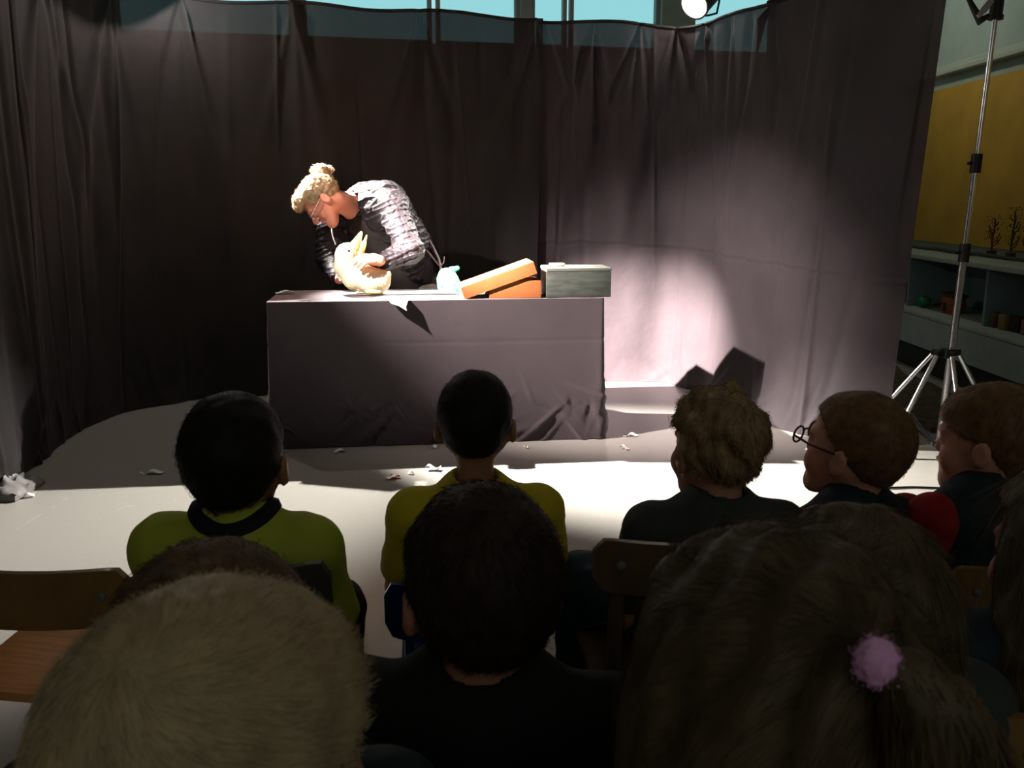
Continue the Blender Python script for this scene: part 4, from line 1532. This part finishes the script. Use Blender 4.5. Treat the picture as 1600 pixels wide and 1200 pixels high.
# ------------------------------------------------------------------ chairs
def chair(name, label, u, Y, seat_z, top_z, width=.36, rz=0.0, m=None, depth=.34, back_h=.10, leg_r=.012, wood=True, x=None, recl=.04, leg_m=None, group=None):
    """origin below the middle of the backrest; the seat extends along +y"""
    m = m or M_OAK_LIT
    leg_m = leg_m or m
    X = x if x is not None else at(u, 800, Y).x
    t = thing(name, label, 'chair', (X, Y, 0), rz, group)
    # seat board, slightly dished
    nx_, ny_ = 17, 15
    A, B = [], []
    for i in range(nx_):
        ra, rb = [], []
        for j in range(ny_):
            a = -1 + 2 * i / (nx_ - 1); b = j / (ny_ - 1)
            xx = a * (width / 2) * (1 - .10 * (1 - b))
            # rounded corners
            cut = max(0, abs(a) - .82) / .18
            yy = .012 + b * depth
            if j == ny_ - 1: yy -= .03 * cut ** 2
            if j == 0: yy += .03 * cut ** 2
            z = seat_z - .010 * math.exp(-(a / .55) ** 2 - ((b - .4) / .4) ** 2) - .012 * max(0, b - .85) / .15
            ra.append(Vector((xx, yy, z))); rb.append(Vector((xx, yy, z - .018)))
        A.append(ra); B.append(rb)
    MB().solid(A, B).build('seat', m, t, angle=50)
    # backrest, curved
    nb_, nh_ = 25, 7
    A, B = [], []
    for i in range(nb_):
        a = -1 + 2 * i / (nb_ - 1)
        ra, rb = [], []
        for j in range(nh_):
            b = j / (nh_ - 1)
            cut = max(0, abs(a) - .88) / .12
            half = .5 * back_h * math.sqrt(max(0.0, 1 - cut ** 2 * .75))
            z = top_z - back_h / 2 + (b - .5) * 2 * half
            y = -.035 + .045 * a * a - (z - seat_z) * recl * 2
            ra.append(Vector((a * (width / 2 + .01), y, z))); rb.append(Vector((a * (width / 2 + .01), y + .014, z)))
        A.append(ra); B.append(rb)
    MB().solid(A, B).build('backrest', M_OAK_SHADE if m is M_OAK_LIT else m, t, angle=50)
    for sx in (-1, 1):
        xx = sx * (width / 2 - .035)
        yb = -.035 + .045 * .65
        if wood:
            p = MB()
            za = 0.0
            yt = yb + .026 - (top_z - back_h / 2 - seat_z) * recl * 2
            p.tube([(xx, yb - .045, .002), (xx, yb + .03, seat_z * .55), (xx, yb + .038, seat_z), (xx, yt, top_z - back_h * .35)], [.015, .016, .016, .013], 8)
            p.build('rear_leg', leg_m, t)
            MB().ball((xx, yt - .028, top_z - back_h * .45), (.009, .005, .009), 10, 8).build('bolt', mat('dull_bolt', (.2, .19, .17), .5), t)
            MB().tube([(xx, depth - .01, .002), (xx, depth - .04, seat_z - .012)], [.014, .016], 8).build('front_leg', leg_m, t)
        else:
            p = MB()
            yt = yb + .022 - (top_z - back_h / 2 - seat_z) * recl * 2
            p.tube([(xx * 1.05, yb - .05, .002), (xx, yb + .03, seat_z), (xx, yt, top_z - back_h * .35)], leg_r, 10)
            p.build('rear_leg', leg_m, t)
            MB().tube([(xx, depth + .02, .002), (xx, depth - .04, seat_z - .02)], leg_r, 10).build('front_leg', leg_m, t)
        MB().box((xx, depth / 2, seat_z - .05), (.016, depth - .09, .028)).build('side_rail', leg_m, t)
    MB().box((0, depth - .045, seat_z - .05), (width - .09, .016, .028)).build('front_rail', leg_m, t)
    return t


chair('school_chair', 'empty wooden chair with a glossy orange brown seat', 0, 1.56, .385, .65, .40, -.10, M_OAK_LIT, x=-.885, depth=.36, back_h=.11, leg_m=M_OAK_LIT)
chair('school_chair', 'chair with a grey backrest under the lime shirted child', 0, 1.30, .42, .765, .25, 0.0, M_GREYCH, x=-.405, depth=.30, back_h=.10, wood=False)
chair('school_chair', 'blue painted chair with thin metal legs under the yellow shirted child', 0, 1.66, .36, .572, .32, .04, M_BLUECH, x=-.075, depth=.30, back_h=.115, wood=False, leg_r=.009, leg_m=M_BLUECH)
chair('school_chair', 'wooden chair with a dark curved backrest under the tousled blond child', 0, 1.475, .42, .735, .38, 0.05, M_OAKD, x=.335, depth=.31, back_h=.095)
chair('school_chair', 'dark wooden chair under the child in glasses', 0, 1.55, .38, .60, .34, .3, M_OAKD, x=.66, depth=.30, back_h=.09)
chair('school_chair', 'light wooden chair under the child in the red and black fleece', 0, 1.57, .40, .655, .36, .2, M_OAK_LIT, x=.955, depth=.30, back_h=.10)
chair('school_chair', 'dark chair under the child in the black top', 0, .82, .42, .70, .34, 0, M_OAKD, x=-.035, depth=.28, back_h=.09)
chair('school_chair', 'dark chair under the brown haired child beside the blond head', 0, .655, .42, .68, .34, 0, M_OAKD, x=-.27, depth=.24, back_h=.09)
chair('school_chair', 'light wooden chair at the picture edge under the child in the navy coat', 0, .955, .42, .735, .34, .1, M_OAK_LIT, x=.70, depth=.28, back_h=.10)


# ------------------------------------------------------------------ lamps and stands
def lamp(name, label, loc, aim, lit=True, r=.095, L=.24, rod=True):
    t = thing(name, label, 'stage lamp', loc, 0)
    q = (Vector(aim) - Vector(loc)).to_track_quat('-Z', 'Y').to_matrix()
    f = lambda x, y, z: q @ Vector((x, y, z))
    b = MB()
    n = 28
    prof = [(.03, L * .62), (.06, L * .60), (r * .95, L * .35), (r, -.06), (r + .006, -.065), (r + .006, -.085), (r - .006, -.085), (r - .006, -.06), (r * .88, L * .33), (.02, L * .5)]
    rings = [[b.bm.verts.new(f(rr * math.cos(2 * PI * k / n), rr * math.sin(2 * PI * k / n), z)) for k in range(n)] for rr, z in prof]
    for a_, b_ in zip(rings[:-1], rings[1:]):
        for k in range(n):
            b.bm.faces.new((a_[k], a_[(k + 1) % n], b_[(k + 1) % n], b_[k]))
    b.bm.faces.new(rings[0]); b.bm.faces.new(rings[-1])
    b.build('lamp_can', M_BLACKM, t)
    m = mat('lamp_lens_lit', (1, 1, 1), .3, emit=((1, .93, .86), 22)) if lit else mat('lamp_lens_off', (.3, .3, .32), .1)
    MB().cyl(f(0, 0, -.062), f(0, 0, -.070), r - .008, n=28).build('lens', m, t)
    y = MB()
    y.tube([f(-r - .012, 0, .02), f(-r - .016, -r * .5, .03), f(-r * .7, -r - .03, .03), f(0, -r - .035, .03), f(r * .7, -r - .03, .03), f(r + .016, -r * .5, .03), f(r + .012, 0, .02)], .007, 6)
    y.build('yoke', M_BLACKM, t)
    if rod:
        MB().cyl((0, 0, .05), (0, 0, 3.5 - loc[2]), .012, n=12).build('hanging_rod', M_BLACKM, t)
    for x in (-1, 1):
        MB().cyl(f(x * (r - .005), 0, .02), f(x * (r + .035), 0, .02), .014, n=12).build('knob', M_BLACKM, t)
    return t


lamp('stage_lamp', 'glowing stage lamp above the curtain corner', LAMP_BACK_A, AIM_BACK_A)
lamp('stage_lamp', 'lit stage lamp high over the dark corner of the curtain', LAMP_BACK_B, AIM_BACK_B)
lamp('stage_lamp', 'lit stage lamp hanging beside the audience, nearest the dark curtain end', LAMP_FRONT, AIM_FRONT)


def light_stand(label, base, ztop, hub=.517, rot=0.0, lean=(0, 0), spread=.42):
    t = thing('light_stand', label, 'stand', base, rot)
    seg = [(.045, 1.02, .0185), (1.02, 1.45, .0155), (1.45, ztop, .0125)]
    L = lambda z: Vector((lean[0] * z / ztop, lean[1] * z / ztop, z))
    for a, b, r in seg:
        MB().cyl(L(a), L(b), r, n=20).build('pole', M_CHROME, t)
    for z in (1.02, 1.45):
        c = MB().cyl(L(z - .045), L(z + .045), .026, n=20)
        c.cyl(L(z), L(z) + Vector((-.045, -.01, 0)), .008, n=10)
        c.build('collar', M_BLACKP, t)
    hb_ = MB().cyl((0, 0, hub - .022), (0, 0, hub + .022), .034, n=20)
    bc = MB().cyl((0, 0, .03), (0, 0, .065), .028, n=20)
    for a in (18, 158, 200, 262):
        an = math.radians(a)
        d = Vector((math.cos(an), math.sin(an), 0))
        hb_.box(d * .05 + Vector((0, 0, hub)), (.05, .022, .03), Matrix.Rotation(an, 3, 'Z'))
        bc.box(d * .035 + Vector((0, 0, .048)), (.035, .018, .02), Matrix.Rotation(an, 3, 'Z'))
        p0 = d * .072 + Vector((0, 0, hub - .01)); p1 = d * (spread * (.8 if a == 200 else 1)) + Vector((0, 0, .014))
        lg = MB().cyl(p0, p1, .0125, n=14).build('leg', M_CHROME, t)
        MB().ball(p1, (.02, .02, .014), 12, 8).build('rubber_foot', M_BLACKP, lg)
        mid = p0 + (p1 - p0) * .55
        sd = Vector((-d.y, d.x, 0)) * .012
        MB().cyl(d * .04 + Vector((0, 0, .048)) + sd, mid + sd, .005, n=8).cyl(d * .04 + Vector((0, 0, .048)) - sd, mid - sd, .005, n=8).cyl(mid - sd * 1.8, mid + sd * 1.8, .009, n=10).build('brace', M_BLACKM, t)
    hb_.build('hub', M_BLACKP, t)
    bc.build('lower_collar', M_BLACKP, t)
    MB().cyl(L(ztop - .02), L(ztop + .10), .030, n=16).cyl(L(ztop - .02), L(ztop), .036, n=16).build('top_clamp', M_BLACKP, t)
    return t


sb_ = ground(1466, 706)
light_stand('chrome tripod light stand at the curtain edge beside the yellow board', (sb_.x, sb_.y, 0), 2.13, lean=(.075, 0))
lm = lamp('stage_lamp', 'unlit black stage lamp hanging from the top of the chrome tripod', (sb_.x + .05, sb_.y + .02, 2.40), (.4, 5.2, 1.2), lit=False, rod=False)
# safety cloth and cable at the stand top
tt = at(1545, 20, sb_.y)
cb = MB().tube([tt + Vector((-.02, -.04, -.02)), tt + Vector((-.06, -.05, -.045)), tt + Vector((-.09, -.05, .0)), tt + Vector((-.13, -.05, .06))], [.012, .022, .016, .010], 8)
tag(cb.build('lamp_cable', M_BLACKP), 'black cable bundle looped at the top of the tripod stand', 'cable')
cg = MB().tube([tt + Vector((-.085, -.075, -.03)), tt + Vector((-.06, -.075, .0)), tt + Vector((-.03, -.075, .04))], [.010, .016, .014], 8)
tag(cg.build('grey_strap', mat('grey_tape', (.25, .23, .21), .6)), 'grey strap tied round the cable at the stand top', 'strap')

# thing at the edge of the stage on the dark side
bx = thing('folded_cloth', 'crumpled pale cloth on the floor by the dark curtain', 'cloth', ground(-8, 770))
wv2 = waves(.02, 22, 15)
n = 20
A = [[Vector((-.16 + .32 * i / (n - 1), -.13 + .26 * j / (n - 1), .055 * math.sin(PI * i / (n - 1)) ** .5 * math.sin(PI * j / (n - 1)) ** .5 + .012 + abs(float(wv2(i * .05, j * .05, 0))))) for j in range(n)] for i in range(n)]
B = [[Vector((v.x, v.y, .003)) for v in r_] for r_ in A]
MB().solid(A, B).build('cloth_sheet', mat('pale_plastic', (.16, .155, .15), .5), bx)
